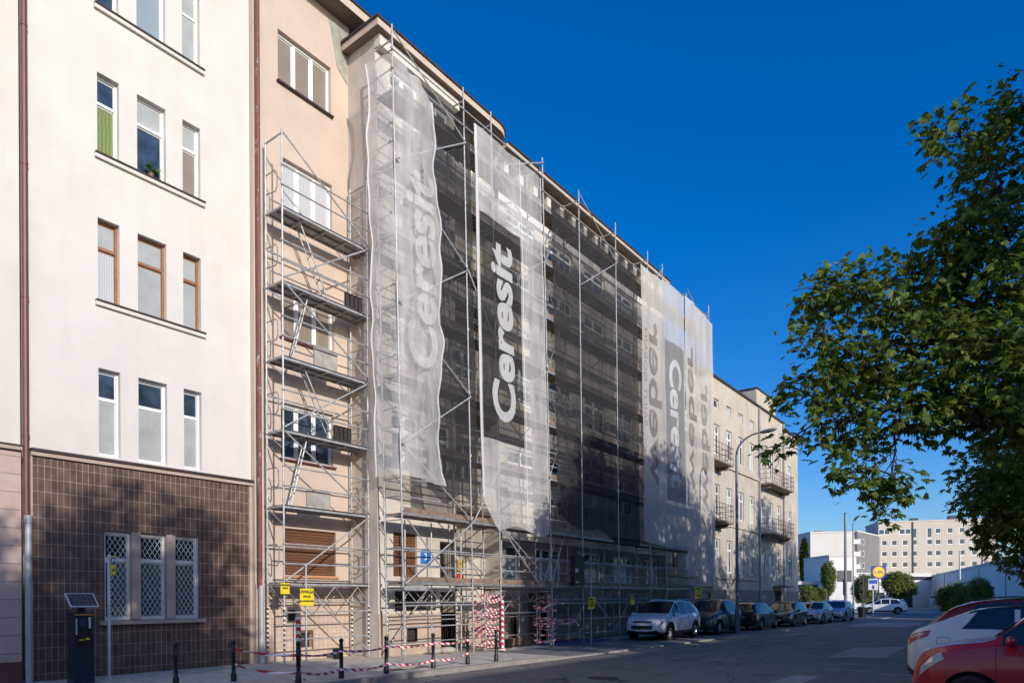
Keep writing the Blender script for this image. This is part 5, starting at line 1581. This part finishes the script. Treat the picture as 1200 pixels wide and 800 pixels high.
ribbon('hazard_tape', [bo(0, .66), bo(1, .56), bo(2, .58), bo(3, .60), bo(4, .60), bo(5, .62)], 'upper red and white striped tape strung along the bollards', .06, .05)
ribbon('hazard_tape', [bo(0, .34), bo(1, .22), bo(2, .20), bo(3, .22), bo(4, .2), bo(5, .3)], 'lower sagging red and white striped tape strung along the bollards', .06, .07)
ribbon('hazard_tape', [(20.45, YO + .1, .9), (21.8, 13.75, .95), (22.5, 13.8, .6), (22.55, YO, .45)], 'loose striped tape trailing from the right wrapped frame into the shade', .06, .08)

def wrapped(x0, x1, y0, y1, label, n, seed, z1=2.0):
    rg = random.Random(seed); t = MB()
    cs = [(x0 - .04, y0 - .04), (x1 + .04, y0 - .04), (x1 + .04, y1 + .04), (x0 - .04, y1 + .04)]
    for k in range(n):
        z = .25 + (z1 - .3) * k / n + rg.uniform(-.04, .04)
        w = rg.uniform(.03, .055)
        off = .004 * k
        for i in range(4):
            a, b = cs[i], cs[(i + 1) % 4]
            dz = rg.uniform(-.10, .16) if i % 2 == 0 else rg.uniform(-.05, .05)
            sgk = rg.uniform(.0, .13)
            for m in range(6):
                s, s2 = m / 6, (m + 1) / 6
                P = [(a[0] + (b[0] - a[0]) * q, a[1] + (b[1] - a[1]) * q - off * (i == 0), z + dz * q - sgk * 4 * q * (1 - q)) for q in (s, s2)]
                t.face([P[0], P[1], (P[1][0], P[1][1], P[1][2] + w), (P[0][0], P[0][1], P[0][2] + w)])
            z += dz
        z = z
    return tag(t.build('hazard_tape', M_TAPE), label, 'hazard tape', 'red and white hazard tapes')
wrapped(16.72, 17.47, YO + .1, YO + .1 + .5, 'thick tangle of red and white tape wound round the passage frame near the middle', 17, 4)
wrapped(20.3, 20.55, YO, YO + .7, 'red and white tape wound round the frame at the edge of the shade', 10, 6)
# red-white post and striped sleeves on the lower standards
tag(MB().tube((8.35, 11.9, .12), (8.35, 11.9, 1.35), .055, 10).tube((8.35, 11.9, 1.35), (8.35, 11.9, 1.42), .065, 10).tube((8.35, 11.9, .12), (8.35, 11.9, .17), .13, 10).build('marker_post', M_REDPOST), 'red and white striped marker post standing behind a bollard', 'marker post')
tag(MB().tube((17.35, YO - .12, .12), (17.35, YO - .12, 1.75), .05, 10).tube((17.35, YO - .12, .12), (17.35, YO - .12, .16), .13, 10).build('marker_post', M_TAPE), 'red and white striped marker post beside the wound tape', 'marker post')
tp = MB()
for (x, y) in ((10.25, YO2), (10.25, YI2), (13.02, YO2), (13.02, YI2)):
    tp.tube((x, y, .42), (x, y, 1.6), .028, 8)
tp.build('striped_sleeve', M_POSTTAPE, S2)
tp = MB()
for x in (13.14, 16.06, 17.47):
    for y in (YI,): tp.tube((x, y, .42), (x, y, 1.6), .028, 8)
tp.build('striped_sleeve', M_POSTTAPE, S)

def warning(x, y, z, w, h, label, lines, post=True, rz=0):
    t = thing('warning_sign', label, 'sign', (x, y, .1), rz, 'yellow warning signs on the scaffold')
    p = MB().box(-w / 2, -.008, z - .1, w / 2, 0, z - .1 + h).build('sign_plate', M_YEL, t, world=False)
    zz = z - .1 + h * .80
    for s, k in lines:
        text_on(s, h * k, M_INK, p, (0, -.011, zz), bold=.004); zz -= h * .27
    if post: MB().tube((0, .03, 0), (0, .03, z + h + .55), .022, 8).build('post', M_GALV, t, world=False)
    return t
UW = [('UWAGA!', .25), ('PRACE', .17), ('NA WYSOKOŚCI', .125)]
warning(10.75, 14.95, 1.62, .42, .44, 'yellow warning sign on its own post before the pale tiled plinth', UW)
warning(10.22, 15.12, 1.92, .26, .28, 'small yellow warning sign tied to the left scaffold standard', UW[:2], False)
warning(21.9, 13.1, 1.42, .46, .40, 'yellow warning sign on a post at the start of the shaded stretch', UW)
warning(22.9, 13.75, 1.36, .34, .46, 'narrow yellow notice tied to the scaffold behind the sign post', UW[:2], False)
warning(26.4, 13.78, 1.5, .34, .44, 'yellow notice on the scaffold just above the white SUV roof', UW[:2], False)
warning(33.6, 13.76, 1.75, .95, .62, 'broad yellow notice on the scaffold above the second parked car', UW, False)
warning(39.6, 15.35, 1.5, .5, .7, 'yellow notice on the weathered building wall behind the lamp post', UW[:2], False)
# dark cabinet hanging in the scaffold
o = MB().box(21.55, 13.62, 2.28, 22.25, 13.8, 3.35).box(21.6, 13.605, 2.75, 21.78, 13.619, 2.9, 1).box(21.62, 13.605, 2.36, 21.8, 13.619, 2.42, 1)
tag(o.build('site_board', [M_BLACK, M_PLATE]), 'dark site notice board hung on the scaffold above the yellow sign', 'notice board')
# slabs stacked and leaning boards on the pink building's decks
for (x0, x1, z, h, lab) in ((11.25, 12.0, 8.03, .55, 'stone coloured slab leaning on the fourth deck of the narrow scaffold'), (11.0, 11.75, 4.21, .45, 'stone coloured slab leaning on the second deck of the narrow scaffold')):
    o = MB().box(x0, 15.26, z, x1, 15.31, z + h); tag(o.build('insulation_slab', mat('slab_grey', (.36, .33, .29), .95, var=.25, vscale=5)), lab, 'slab', 'slabs on the narrow scaffold')
for x0, z, lab in ((12.35, 9.96, 'dark perforated tray standing on the fifth deck of the narrow scaffold'), (11.95, 6.16, 'dark perforated tray standing on the third deck of the narrow scaffold')):
    o = MB()
    for k in range(4): o.box(x0 + .15 * k, 15.3, z, x0 + .15 * k + .12, 15.36, z + .42)
    o.box(x0, 15.365, z, x0 + .57, 15.38, z + .42)
    tag(o.build('tray', M_IRON), lab, 'tray', 'trays on the narrow scaffold')
o = MB().prism([(10.6, 11.8), (11.9, 11.75), (11.9, 11.85), (10.6, 11.9)], .125, .155); tag(o.build('loose_plank', mat('pale_plank', (.42, .33, .20), .8, var=.2, vscale=6)), 'pale loose plank lying on the pavement behind the bollards', 'plank')

# street lamp
M_LAMPPOST = mat('lamp_post_grey', (.20, .21, .22), .5, .3, var=.12)
def lamp_post(name, label, x, y, zg, h, arm, d, group=None, r=.07, headm=None, cat='street lamp'):
    t = thing(name, label, cat, (x, y, zg), 0, group)
    MB().tube((0, 0, 0), (0, 0, 1.2), r * 1.35, 12, r2=r * 1.35).tube((0, 0, 1.2), (0, 0, h - .9), r, 12, r2=r * .7).build('pole', M_LAMPPOST, t, world=False)
    pts = []
    for k in range(9):
        a = k / 8 * PI / 2
        pts.append((d[0] * arm * (1 - math.cos(a)) , d[1] * arm * (1 - math.cos(a)), h - .9 + .95 * math.sin(a)))
    MB().path(pts, [r * .7 - .02 * k / 8 for k in range(9)], 8).build('arm', M_LAMPPOST, t, world=False, smooth=True)
    e = Vector(pts[-1])
    hb = MB(); D = Vector((d[0], d[1], .10)).normalized(); sd = Vector((-d[1], d[0], 0))
    secs = [(-.05, .05, .05), (.08, .10, .08), (.35, .14, .10), (.62, .11, .07), (.72, .04, .03)]
    for q, wv, hv in secs:
        c = e + D * q
        for a in np.linspace(0, 2 * PI, 11)[:-1]: hb.v.append(tuple(c + sd * wv * math.cos(a) + Vector((0, 0, 1)) * hv * math.sin(a)))
    for i in range(len(secs) - 1):
        for j in range(10):
            p, q = i * 10 + j, i * 10 + (j + 1) % 10
            hb.f.append((p, q, q + 10, p + 10)); hb.m.append(0)
    hb.f.append(tuple(range(40, 50))); hb.m.append(0)
    hb.build('lamp_head', headm or M_LAMPPOST, t, world=False, smooth=True)
    return t
lamp_post('street_lamp', 'tall grey street lamp curving over the road among the kerbside cars', 33.0, 11.55, .06, 9.55, 1.15, (.1, -1), None, .085)
f = far_at(1000, 702, 78); lamp_post('street_lamp', 'thin pale street lamp at the junction with its head over the crossing', f.x, f.y, .02, 10.9, .9, (.5, -.87), None, .08, M_BLACK)
f = far_at(991, 702, 72)
t = thing('mast', 'dark straight mast at the junction beside the pale street lamp', 'mast', (f.x, f.y, .02))
MB().tube((0, 0, 0), (0, 0, 10.6), .17, 12, r2=.11).build('pole', M_LAMPPOST, t, world=False); MB().tube((0, 0, 10.6), (0, 0, 10.68), .13, 12).build('cap', M_BLACK, t, world=False)
MB().box(-.95, -.06, 2.0, -.25, .06, 3.6).build('signal_box', M_BLACK, t, world=False)
f = far_at(1125, 702, 62)
t = thing('mast', 'slim pale mast in front of the round bushes on the right', 'mast', (f.x, f.y, .02))
MB().tube((0, 0, 0), (0, 0, 5.9), .10, 10, r2=.06).build('pole', M_WPOST, t, world=False); MB().tube((0, 0, 5.9), (0, 0, 5.95), .08, 10).build('cap', M_WPOST, t, world=False)
# road signs seen from behind
f = far_at(1012, 702, 64)
t = thing('road_sign', 'post with three dark sign backs, a triangle over two discs, at the junction', 'sign', (f.x, f.y, .02), R(-62))
MB().tube((0, 0, 0), (0, 0, 4.0), .035, 8).build('post', M_LAMPPOST, t, world=False)
plate(MB(), [(-.48, 3.17), (.48, 3.17), (0, 4.02)], -.03, -.005).build('triangle_plate', M_BLACK, t, world=False)
MB().lathe([(0, -.03), (.35, -.03), (.35, -.005), (0, -.005)], (0, 0, 2.70), 20, 'y').build('disc_plate', M_BLACK, t, world=False)
MB().lathe([(0, -.03), (.35, -.03), (.35, -.005), (0, -.005)], (0, 0, 1.85), 20, 'y').build('disc_plate', M_BLACK, t, world=False)
f = far_at(1023, 702, 68)
t = thing('road_sign', 'white board with a small blue panel on a pale post at the junction', 'sign', (f.x, f.y, .02), R(-62))
MB().tube((0, 0, 0), (0, 0, 3.5), .06, 8).build('post', M_WPOST, t, world=False)
p = MB().box(-.45, -.08, 2.5, .45, -.062, 3.6).build('sign_plate', M_WHITEWALL, t, world=False)
MB().box(-.38, -.09, 3.1, .38, -.081, 3.5).box(-.12, -.09, 2.6, .12, -.081, 2.95).build('blue_field', MATS['sign_blue'], p, world=False)
f = far_at(1010, 702, 59)
t = thing('litter_bin', 'black litter bin on the pavement corner under the signs', 'litter bin', (f.x, f.y, .02))
MB().lathe([(0, 0), (.30, 0), (.36, .85), (.36, .9), (.28, .92), (.28, .85), (0, .8)], n=14).build('bin_body', M_BLACK, t, world=False)
MB().tube((0, 0, 1.28), (0, 0, 1.34), .36, 14).tube((-.3, 0, .85), (-.3, 0, 1.3), .02, 5).tube((.3, 0, .85), (.3, 0, 1.3), .02, 5).build('hood', M_BLACK, t, world=False)
# supermarket sign: yellow disc in a blue square
f = far_at(1029.5, 670, 92)
t = thing('shop_sign', 'square blue shop sign with a yellow disc on a tall pole', 'sign', (f.x, f.y, .05), R(-62))
zc = f.z - .05
MB().tube((0, .12, 0), (0, .12, zc + .9), .12, 10).build('pole', M_LAMPPOST, t, world=False)
p = MB().box(-.93, -.10, zc - .85, .93, .10, zc + .85).build('sign_plate', mat('logo_blue', (.01, .06, .42), .4), t, world=False)
MB().lathe([(0, -.112), (.80, -.112), (.80, -.101), (0, -.101)], (0, 0, zc), 32, 'y').build('red_ring', mat('logo_red', (.65, .02, .02), .4), p, world=False)
MB().lathe([(0, -.122), (.73, -.122), (.73, -.113), (0, -.113)], (0, 0, zc), 32, 'y').build('yellow_disc', mat('logo_yellow', (.85, .62, .01), .4), p, world=False)
text_on('L  DL', .48, MATS['logo_blue'], p, (0, -.13, zc), bold=.012)
text_on('i', .50, MATS['logo_red'], p, (-.10, -.13, zc), bold=.016)

# ------------------------------------------------------------------ far buildings
def far_building(name, label, a, b, h, depth, wallm, wins, z0=.0, wf=None, pm=None, roof=.3, extra=None):
    """a, b: ground points of the facade seen left to right; wins: list of (u0,u1,z0,z1,cols)"""
    a, b = Vector((a[0], a[1], 0)), Vector((b[0], b[1], 0))
    d = b - a; w = d.length
    t = thing(name, label, 'building', (a.x, a.y, z0), math.atan2(d.y, d.x))
    mb = MB(); hs = [(u0, u1, c, e, .15) for u0, u1, c, e, n in wins]
    wall(mb, lambda u, n, z: (u, n, z), 0, w, 0, h, hs)
    mb.face([(0, 0, 0), (0, depth, 0), (0, depth, h), (0, 0, h)]).face([(w, 0, 0), (w, depth, 0), (w, depth, h), (w, 0, h)]).face([(0, depth, 0), (w, depth, 0), (w, depth, h), (0, depth, h)]).face([(0, 0, h), (w, 0, h), (w, depth, h), (0, depth, h)])
    mb.build('wall', wallm, t, world=False)
    MB().box(-.1, -.1, h + .002, w + .1, depth + .1, h + .002 + roof).build('roof_edge', M_GREYWALL, t, world=False)
    for u0, u1, c, e, n in wins:
        window(t, (u0, .10, c), u1 - u0, e - c, n, None, wf or M_WFRAME, pm or M_GLASSB, fw=.16, depth=.1)
    return t, w
pa, pb = far_at(1030, 702, 172), far_at(1168, 702, 166)
W_ = (Vector((pb.x, pb.y)) - Vector((pa.x, pa.y))).length
k = W_ / 138.0
cols = [(1037, 1), (1049, 1), (1062, 1), (1073, 0), (1091, 0), (1101, 0), (1115, 0), (1129, 0), (1143, 0), (1157, 0)]
wins = []
for j in range(7):
    zc = 18.2 - 2.75 * j
    if zc < 1: continue
    for px, lft in cols:
        u = (px - 1030) * k
        if j == 0 and px in (1037, 1062): wins.append((u - 1.35, u + 1.35, zc - .72, zc + .72, 2))
        elif j == 0 and px == 1049: continue
        elif j == 0 and px in (1073, 1091): wins.append((u - .6, u + .6, zc - 1.7, zc + .9, 1))
        else: wins.append((u - .68, u + .68, zc - .72, zc + .72, 1))
t, w = far_building('panel_block', 'long seven storey beige panel block in the distance at the right', pa, pb, 20.6, 12, M_BLOCK, wins)
MB().box(7.55, -.12, 0, 7.9, -.003, 20.6).box(w - 3.2, -.1, 0, w - 2.95, -.003, 20.6).build('expansion_joint', M_DARKSTRIP, t, world=False)
MB().box(8.4, 3, 20.905, 10, 5, 21.8).build('roof_hatch', M_DARKSTRIP, t, world=False); MB().box(w - 9, 3, 20.905, w - 6.5, 5, 22.2).build('roof_hatch', M_DARKSTRIP, t, world=False)
pa, pb = far_at(950, 702, 150), far_at(1001, 702, 150)
t, w = far_building('stair_block', 'windowless grey gable of a block with stacked balconies at its right side', pa, pb, 16.0, 14, M_GREYWALL, [])
for z in (3.5, 6.3, 9.1, 11.9, 14.6):
    MB().box(w + .002, .6, z - 1.0, w + 1.7, 4.5, z).build('balcony', M_WHITEWALL, t, world=False)
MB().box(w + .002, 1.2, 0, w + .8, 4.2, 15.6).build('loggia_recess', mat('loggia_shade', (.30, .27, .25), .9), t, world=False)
MB().box(3, 4, 16.3, 4.6, 6, 16.9).build('roof_hatch', M_DARKSTRIP, t, world=False)
pa, pb = far_at(1005, 702, 158), far_at(1031, 702, 171)
far_building('grey_block', 'dark grey wing between the blank gable and the long panel block', pa, pb, 17.0, 8, mat('dark_grey_render', (.20, .19, .185), .9, var=.1, vscale=.4), [(1.6 + 2.6 * i, 2.9 + 2.6 * i, 3 + 2.8 * j, 4.4 + 2.8 * j, 1) for i in range(2) for j in range(5)])
pa, pb = far_at(1001.5, 702, 112), far_at(1092, 702, 117)
t, w = far_building('supermarket', 'low white supermarket hall with a strip window behind the shop sign', pa, pb, 5.6, 14, M_WHITEWALL, [(7.0, 11.0, 4.0, 4.7, 4)], roof=.25)
MB().box(9.3, -.05, 4.7, w, -.003, 5.3).build('strip_window', M_DARKSTRIP, t, world=False)
for a_, b_ in ((2.2, 6.2), (9.0, 12.2)): MB().box(a_, -.06, .1, b_, -.003, 2.6).build('shop_front', M_DARKSTRIP, t, world=False)
MB().box(6.7, -.3, .1, 7.0, -.06, 2.9).box(7.6, -.3, .1, 7.9, -.06, 2.9).box(6.7, -.3, 2.9, 7.9, -.06, 3.1).build('entrance_frame', M_WFRAME, t, world=False)
pa, pb = far_at(972, 702, 104), far_at(1004, 702, 104)
t, w = far_building('white_tower_house', 'white box shaped two storey house with one wide dark window', pa, pb, 8.0, 9, M_WHITEWALL, [], roof=.3)
MB().box(1.2, -.05, 4.2, 3.4, -.003, 5.9).build('window', M_DARKSTRIP, t, world=False)
pa, pb = far_at(925, 702, 108), far_at(971, 702, 108)
t, w = far_building('low_store', 'low white annex with a blue window band left of the white box house', pa, pb, 4.2, 8, M_WHITEWALL, [], roof=.2)
MB().box(.5, -.05, 2.6, w - .1, -.003, 3.9).build('window_band', M_GLASSB, t, world=False)
pa, pb = (151, 16.9), (62, -2.45)
t, w = far_building('pale_hall', 'long low pale blue grey hall in shade behind the bushes on the right', pa, pb, 5.3, 12, M_BLUEWALL, [], roof=.3)
mb = MB()
for u in (12, 26, 40, 54, 68, 82): mb.box(u, -.06, .1, u + .12, -.003, 5.3)
mb.build('panel_joint', M_LAMPPOST, t, world=False)
MB().box(2, -.06, .1, 5, -.003, 2.4).build('hall_door', M_DARKSTRIP, t, world=False)
pa, pb = far_at(936, 702, 128), far_at(950, 702, 128)
far_building('far_house', 'slim dark house glimpsed behind the corner of the weathered building', pa, pb, 8.5, 8, mat('dark_grey_render', (.2, .19, .18), .9), [(.3, 1.6, 2 + 2.6 * j, 3.6 + 2.6 * j, 1) for j in range(2)])

# ------------------------------------------------------------------ far greenery
def bush(name, label, px, d, z0, z1, r, seed, m=None, cat='bush', group=None, size=.2):
    f = far_at(px, 702, d); rg = np.random.default_rng(seed); hz = (z1 - z0) / 2; zc = (z0 + z1) / 2
    lob = [((f.x, f.y, zc), (r * .8, r * .8, hz * .85))]
    for i in range(9):
        o = rg.normal(size=3); o /= np.linalg.norm(o)
        lob.append(((f.x + o[0] * r * .55, f.y + o[1] * r * .55, zc + o[2] * hz * .5), (r * .48, r * .48, hz * .5)))
    return make_tree(name, label, cat, (f.x, f.y, .03), lob, seed, 420 / max(r, .6), size, max(.3, z0 + .3), .09, m or M_BUSH, 3, 5, group, twig=False, spread=.22)
bush('round_tree', 'round pale green lollipop tree in front of the low white store', 1054, 92, 1.5, 5.4, 2.3, 31, size=.26, cat='tree')
bush('round_tree', 'small pale green tree behind the sign post at the junction', 1012, 90, 1.0, 5.0, 1.7, 32, size=.25, cat='tree')
bush('round_bush', 'bushy pale shrub at the foot of the weathered building corner', 946, 80, .3, 3.3, 1.0, 33, size=.24)
bush('round_bush', 'pale shrub between the parked cars and the white box house', 959, 82, .3, 3.0, 1.1, 34, size=.24)
bush('young_tree', 'taller loose young tree before the white box house', 971, 84, 2.2, 6.4, .8, 35, size=.24, cat='tree')
bush('round_bush', 'dense leafy bush with large leaves left of the round one by the pale hall', 1119, 58, .2, 3.1, 1.35, 36, M_BUSH, size=.22)
bush('round_bush', 'dense round clipped bush by the pale hall behind the slim mast', 1147, 60, .4, 3.6, 1.25, 37, size=.16)
bush('poplar_tree', 'slim dark poplar peeping out beside the weathered building', 943, 118, 3, 12.4, .5, 38, M_DKLEAF, 'tree', size=.4)
rng = np.random.default_rng(77)
hl = [((x, 2.2 + .10 * (x - 56) + rng.normal() * .12, .75 + .25 * rng.random()), (.75, .6, .55)) for x in np.arange(56, 70, .8)]
V, F = crown(hl, rng, 150, .14, 3, 5)
tag(link('hedge', np_mesh('hedge', V, F, M_BUSH)), 'low green hedge running in front of the pale hall on the right', 'hedge')
struct('verge', MB().face([(54, 2.0, .02), (66, 2.0, .02), (66, 6.3, .02), (54, 6.3, .02)]).face([(66.01, -9, .02), (88, -9, .02), (88, 6.3, .02), (66.01, 6.3, .02)]), M_GRASS)

# ------------------------------------------------------------------ people
M_SKIN = mat('skin', (.50, .30, .21), .6, var=.05); M_SHIRTW = mat('white_shirt', (.75, .74, .73), .85, var=.05); M_TROUS = mat('pale_trousers', (.62, .60, .58), .85)
M_DKCLOTH = mat('dark_clothes', (.04, .045, .06), .85); M_HAIR = mat('brown_hair', (.05, .03, .02), .6); M_PINKSH = mat('pink_shirt', (.60, .30, .28), .85)
def person(label, x, y, z, rz, pose, top, legs, sleeve=True):
    t = thing('person', label, 'person', (x, y, z), rz)
    J = dict(pel=(0, 0, .95), chest=(.02, 0, 1.28), neck=(.02, 0, 1.46), head=(.04, 0, 1.60), crown=(.04, 0, 1.71))
    J.update(pose)
    E = [('pel', 'chest'), ('chest', 'neck'), ('neck', 'head'), ('head', 'crown')]
    for s in 'lr':
        E += [('chest', s + 'sh'), (s + 'sh', s + 'el'), (s + 'el', s + 'wr'), (s + 'wr', s + 'ha'), ('pel', s + 'hip'), (s + 'hip', s + 'kn'), (s + 'kn', s + 'an'), (s + 'an', s + 'to')]
    rad = dict(pel=(.155, .12), chest=(.17, .12), neck=(.058, .058), head=(.085, .10), crown=(.07, .08), sh=(.062,) * 2, el=(.044,) * 2, wr=(.030,) * 2, ha=(.036, .022), hip=(.095,) * 2, kn=(.060,) * 2, an=(.042,) * 2, to=(.034,) * 2)
    names = list(J)
    # five short fingers on each hand
    for s in 'lr':
        h, w = Vector(J[s + 'ha']), Vector(J[s + 'wr'])
        d = (h - w).normalized(); sd = d.cross(Vector((0, 1, 0)) if abs(d.y) < .8 else Vector((1, 0, 0))).normalized()
        for k in range(5):
            nm = s + 'f%d' % k
            J[nm] = tuple(h + d * ((.075, .085, .08, .065, .03)[k]) + sd * (.022 * (k - 1.5) if k < 4 else -.055)); names.append(nm); E.append((s + 'ha', nm)); rad['f%d' % k] = (.009, .009)
    me = bpy.data.meshes.new('figure')
    me.from_pydata([J[n] for n in names], [(names.index(a), names.index(b)) for a, b in E], [])
    o = link('body', me, t)
    o.modifiers.new('s', 'SKIN'); sv = me.skin_vertices[0].data
    for i, n in enumerate(names):
        kx = n if n in rad else n[1:]
        sv[i].radius = rad[kx]; sv[i].use_root = (n == 'pel')
    sb = o.modifiers.new('d', 'SUBSURF'); sb.levels = 1; sb.render_levels = 1
    bpy.context.view_layer.update()
    m2 = bpy.data.meshes.new_from_object(o.evaluated_get(bpy.context.evaluated_depsgraph_get()))
    o.modifiers.clear(); o.data = m2; bpy.data.meshes.remove(me)
    for m in (M_SKIN, top, legs, M_DKCLOTH): m2.materials.append(m)
    P = {n: Vector(J[n]) for n in names}
    seg = {0: [('neck', 'head'), ('head', 'crown'), ('lel', 'lwr'), ('rel', 'rwr'), ('lwr', 'lha'), ('rwr', 'rha')] + [(s + 'ha', s + 'f%d' % k) for s in 'lr' for k in range(5)],
           1: [('pel', 'chest'), ('chest', 'neck'), ('chest', 'lsh'), ('chest', 'rsh'), ('lsh', 'lel'), ('rsh', 'rel')], 2: [('pel', 'lhip'), ('pel', 'rhip'), ('lhip', 'lkn'), ('rhip', 'rkn'), ('lkn', 'lan'), ('rkn', 'ran')], 3: [('lan', 'lto'), ('ran', 'rto')]}
    from mathutils.geometry import intersect_point_line
    for f in m2.polygons:
        c = f.center; best = (9, 0)
        for mi, ss in seg.items():
            for a, b in ss:
                q, u = intersect_point_line(c, P[a], P[b]); q = P[a].lerp(P[b], max(0, min(1, u)))
                best = min(best, ((q - c).length - (.03 if mi == 1 else 0), mi))
        f.material_index = best[1]; f.use_smooth = True
    h = P['head']
    MB().ball((h.x - .02, h.y, h.z + .055), .115, 12, 0, (1, .85, .85)).ball((h.x - .07, h.y, h.z - .02), .085, 10).build('hair', M_HAIR, t, world=False, smooth=True)
    MB().ball((h.x + .115, h.y, h.z + .0), .016, 6, 0, (1, .8, 1.4)).build('nose', M_SKIN, t, world=False, smooth=True)
    MB().ball((h.x + .09, h.y + .035, h.z + .035), .011, 6).ball((h.x + .09, h.y - .035, h.z + .035), .011, 6).build('eyes', M_INK, t, world=False)
    return t
WALK = dict(lsh=(.02, .19, 1.42), lel=(-.10, .24, 1.16), lwr=(.02, .24, .95), lha=(.05, .24, .87), rsh=(.02, -.19, 1.42), rel=(.06, -.25, 1.15), rwr=(.20, -.22, .98), rha=(.26, -.21, .92),
            lhip=(0, .09, .90), lkn=(.16, .09, .50), lan=(.20, .09, .09), lto=(.37, .09, .04), rhip=(0, -.09, .90), rkn=(.02, -.09, .49), ran=(-.24, -.09, .14), rto=(-.12, -.09, .03))
f = far_at(1092, 718, 86); person('person in white top and pale trousers walking along the sunlit far pavement', f.x, f.y, .115, R(150), WALK, M_SHIRTW, M_TROUS)
f = far_at(1104, 718, 88); person('person in a pink top and dark trousers walking right of the one in white', f.x, f.y, .115, R(150), WALK, M_PINKSH, M_DKCLOTH)
RIDE = dict(pel=(-.18, 0, .98), chest=(.10, 0, 1.26), neck=(.22, 0, 1.42), head=(.29, 0, 1.55), crown=(.31, 0, 1.66), lsh=(.18, .18, 1.38), lel=(.36, .24, 1.16), lwr=(.52, .24, 1.06), lha=(.58, .24, 1.05), rsh=(.18, -.18, 1.38), rel=(.36, -.24, 1.16), rwr=(.52, -.24, 1.06), rha=(.58, -.24, 1.05),
            lhip=(-.16, .09, .94), lkn=(.24, .10, .80), lan=(.10, .11, .42), lto=(.25, .11, .38), rhip=(-.16, -.09, .94), rkn=(.18, -.10, .58), ran=(-.02, -.11, .20), rto=(.13, -.11, .16))
f = far_at(1056, 720, 84)
person('person in a white top and dark trousers riding a bicycle behind the turning white SUV', f.x, f.y, .115, R(-35), RIDE, M_SHIRTW, M_DKCLOTH)
bk = thing('bicycle', 'dark bicycle ridden along the far pavement behind the turning white SUV', 'bicycle', (f.x, f.y, .115), R(-35))
for x in (-.50, .55):
    w = MB().lathe([(.325, -.018), (.345, -.012), (.345, .012), (.325, .018), (.315, 0), (.325, -.018)], (x, 0, .345), 28, 'y').build('wheel', M_TYRE, bk, world=False)
    sp_ = MB()
    for k in range(10): sp_.tube((x, 0, .345), (x + .32 * math.cos(k * PI / 5), 0, .345 + .32 * math.sin(k * PI / 5)), .003, 3)
    sp_.build('spokes', M_GALV, w, world=False)
MB().tube((-.50, 0, .345), (-.02, 0, .30), .014, 6).tube((-.02, 0, .30), (-.16, 0, .86), .017, 6).tube((-.02, 0, .30), (.40, 0, .80), .019, 6).tube((-.14, 0, .78), (.38, 0, .90), .017, 6).tube((.55, 0, .345), (.37, 0, .98), .016, 6).tube((-.50, 0, .345), (-.14, 0, .78), .011, 6).build('frame', M_DKCLOTH, bk, world=False)
MB().path([(.52, .27, 1.02), (.40, .12, 1.03), (.38, 0, .99), (.40, -.12, 1.03), (.52, -.27, 1.02)], .013, 6).build('handlebar', M_GALV, bk, world=False)
MB().ball((-.18, 0, .88), .12, 10, 0, (1.1, .6, .35)).build('saddle', M_BLACK, bk, world=False)
MB().tube((-.02, -.10, .30), (-.02, .10, .30), .012, 6).box(-.10, .085, .14, .02, .15, .16).box(.02, -.15, .42, .14, -.085, .44).build('pedals', M_BLACK, bk, world=False)

# clutter at the foot of the scaffold
tag(MB().prism([(20.9, 13.95), (23.0, 13.9), (25.2, 14.0), (25.3, 14.9), (23.1, 15.1), (21.0, 15.0)], .055, .085).build('tarpaulin', mat('blue_tarp', (.03, .08, .30), .45, var=.4, vscale=4, bump=.8, bscale=5)), 'blue tarpaulin spread on the pavement at the foot of the shaded scaffold', 'tarpaulin')
for x, y, a, lab in ((14.9, 14.4, .2, 'grey cement sack slumped at the foot of the low plinth wall'), (15.35, 14.3, -.4, 'grey cement sack lying beside the slumped one')):
    o = MB().ball((0, 0, .10), .3, 14, 0, (1, .62, .36)).build('cement_sack', mat('sack_paper', (.42, .38, .32), .9, var=.2, vscale=6), smooth=True); o.location = (x, y, .115); o.rotation_euler[2] = a
    tag(o, lab, 'sack', 'cement sacks')
for k, (x, y) in enumerate(((12.2, 15.55), (18.35, 14.25))):
    b_ = thing('bucket', ('black bucket standing under the narrow scaffold', 'black bucket standing beside the wound tape')[k], 'bucket', (x, y, .10))
    MB().lathe([(0, 0), (.12, 0), (.15, .30), (.155, .30), (.155, .31), (.14, .31), (.115, .02), (0, .02)], n=16).build('pail', M_CARBLACK, b_, world=False, smooth=True)
    MB().path([(.15 * math.cos(t), 0, .30 + .14 * math.sin(t)) for t in np.linspace(0, PI, 9)], .005, 4).build('handle', M_GALV, b_, world=False)
o = MB()
for k in range(5): o.box(18.2, 14.9 + .02 * (k % 2), .11 + .05 * k, 20.9, 15.15 + .02 * (k % 3), .155 + .05 * k)
tag(o.build('plank_stack', M_DECK), 'low stack of scaffold planks lying along the wall by the cellar hatch', 'plank stack')
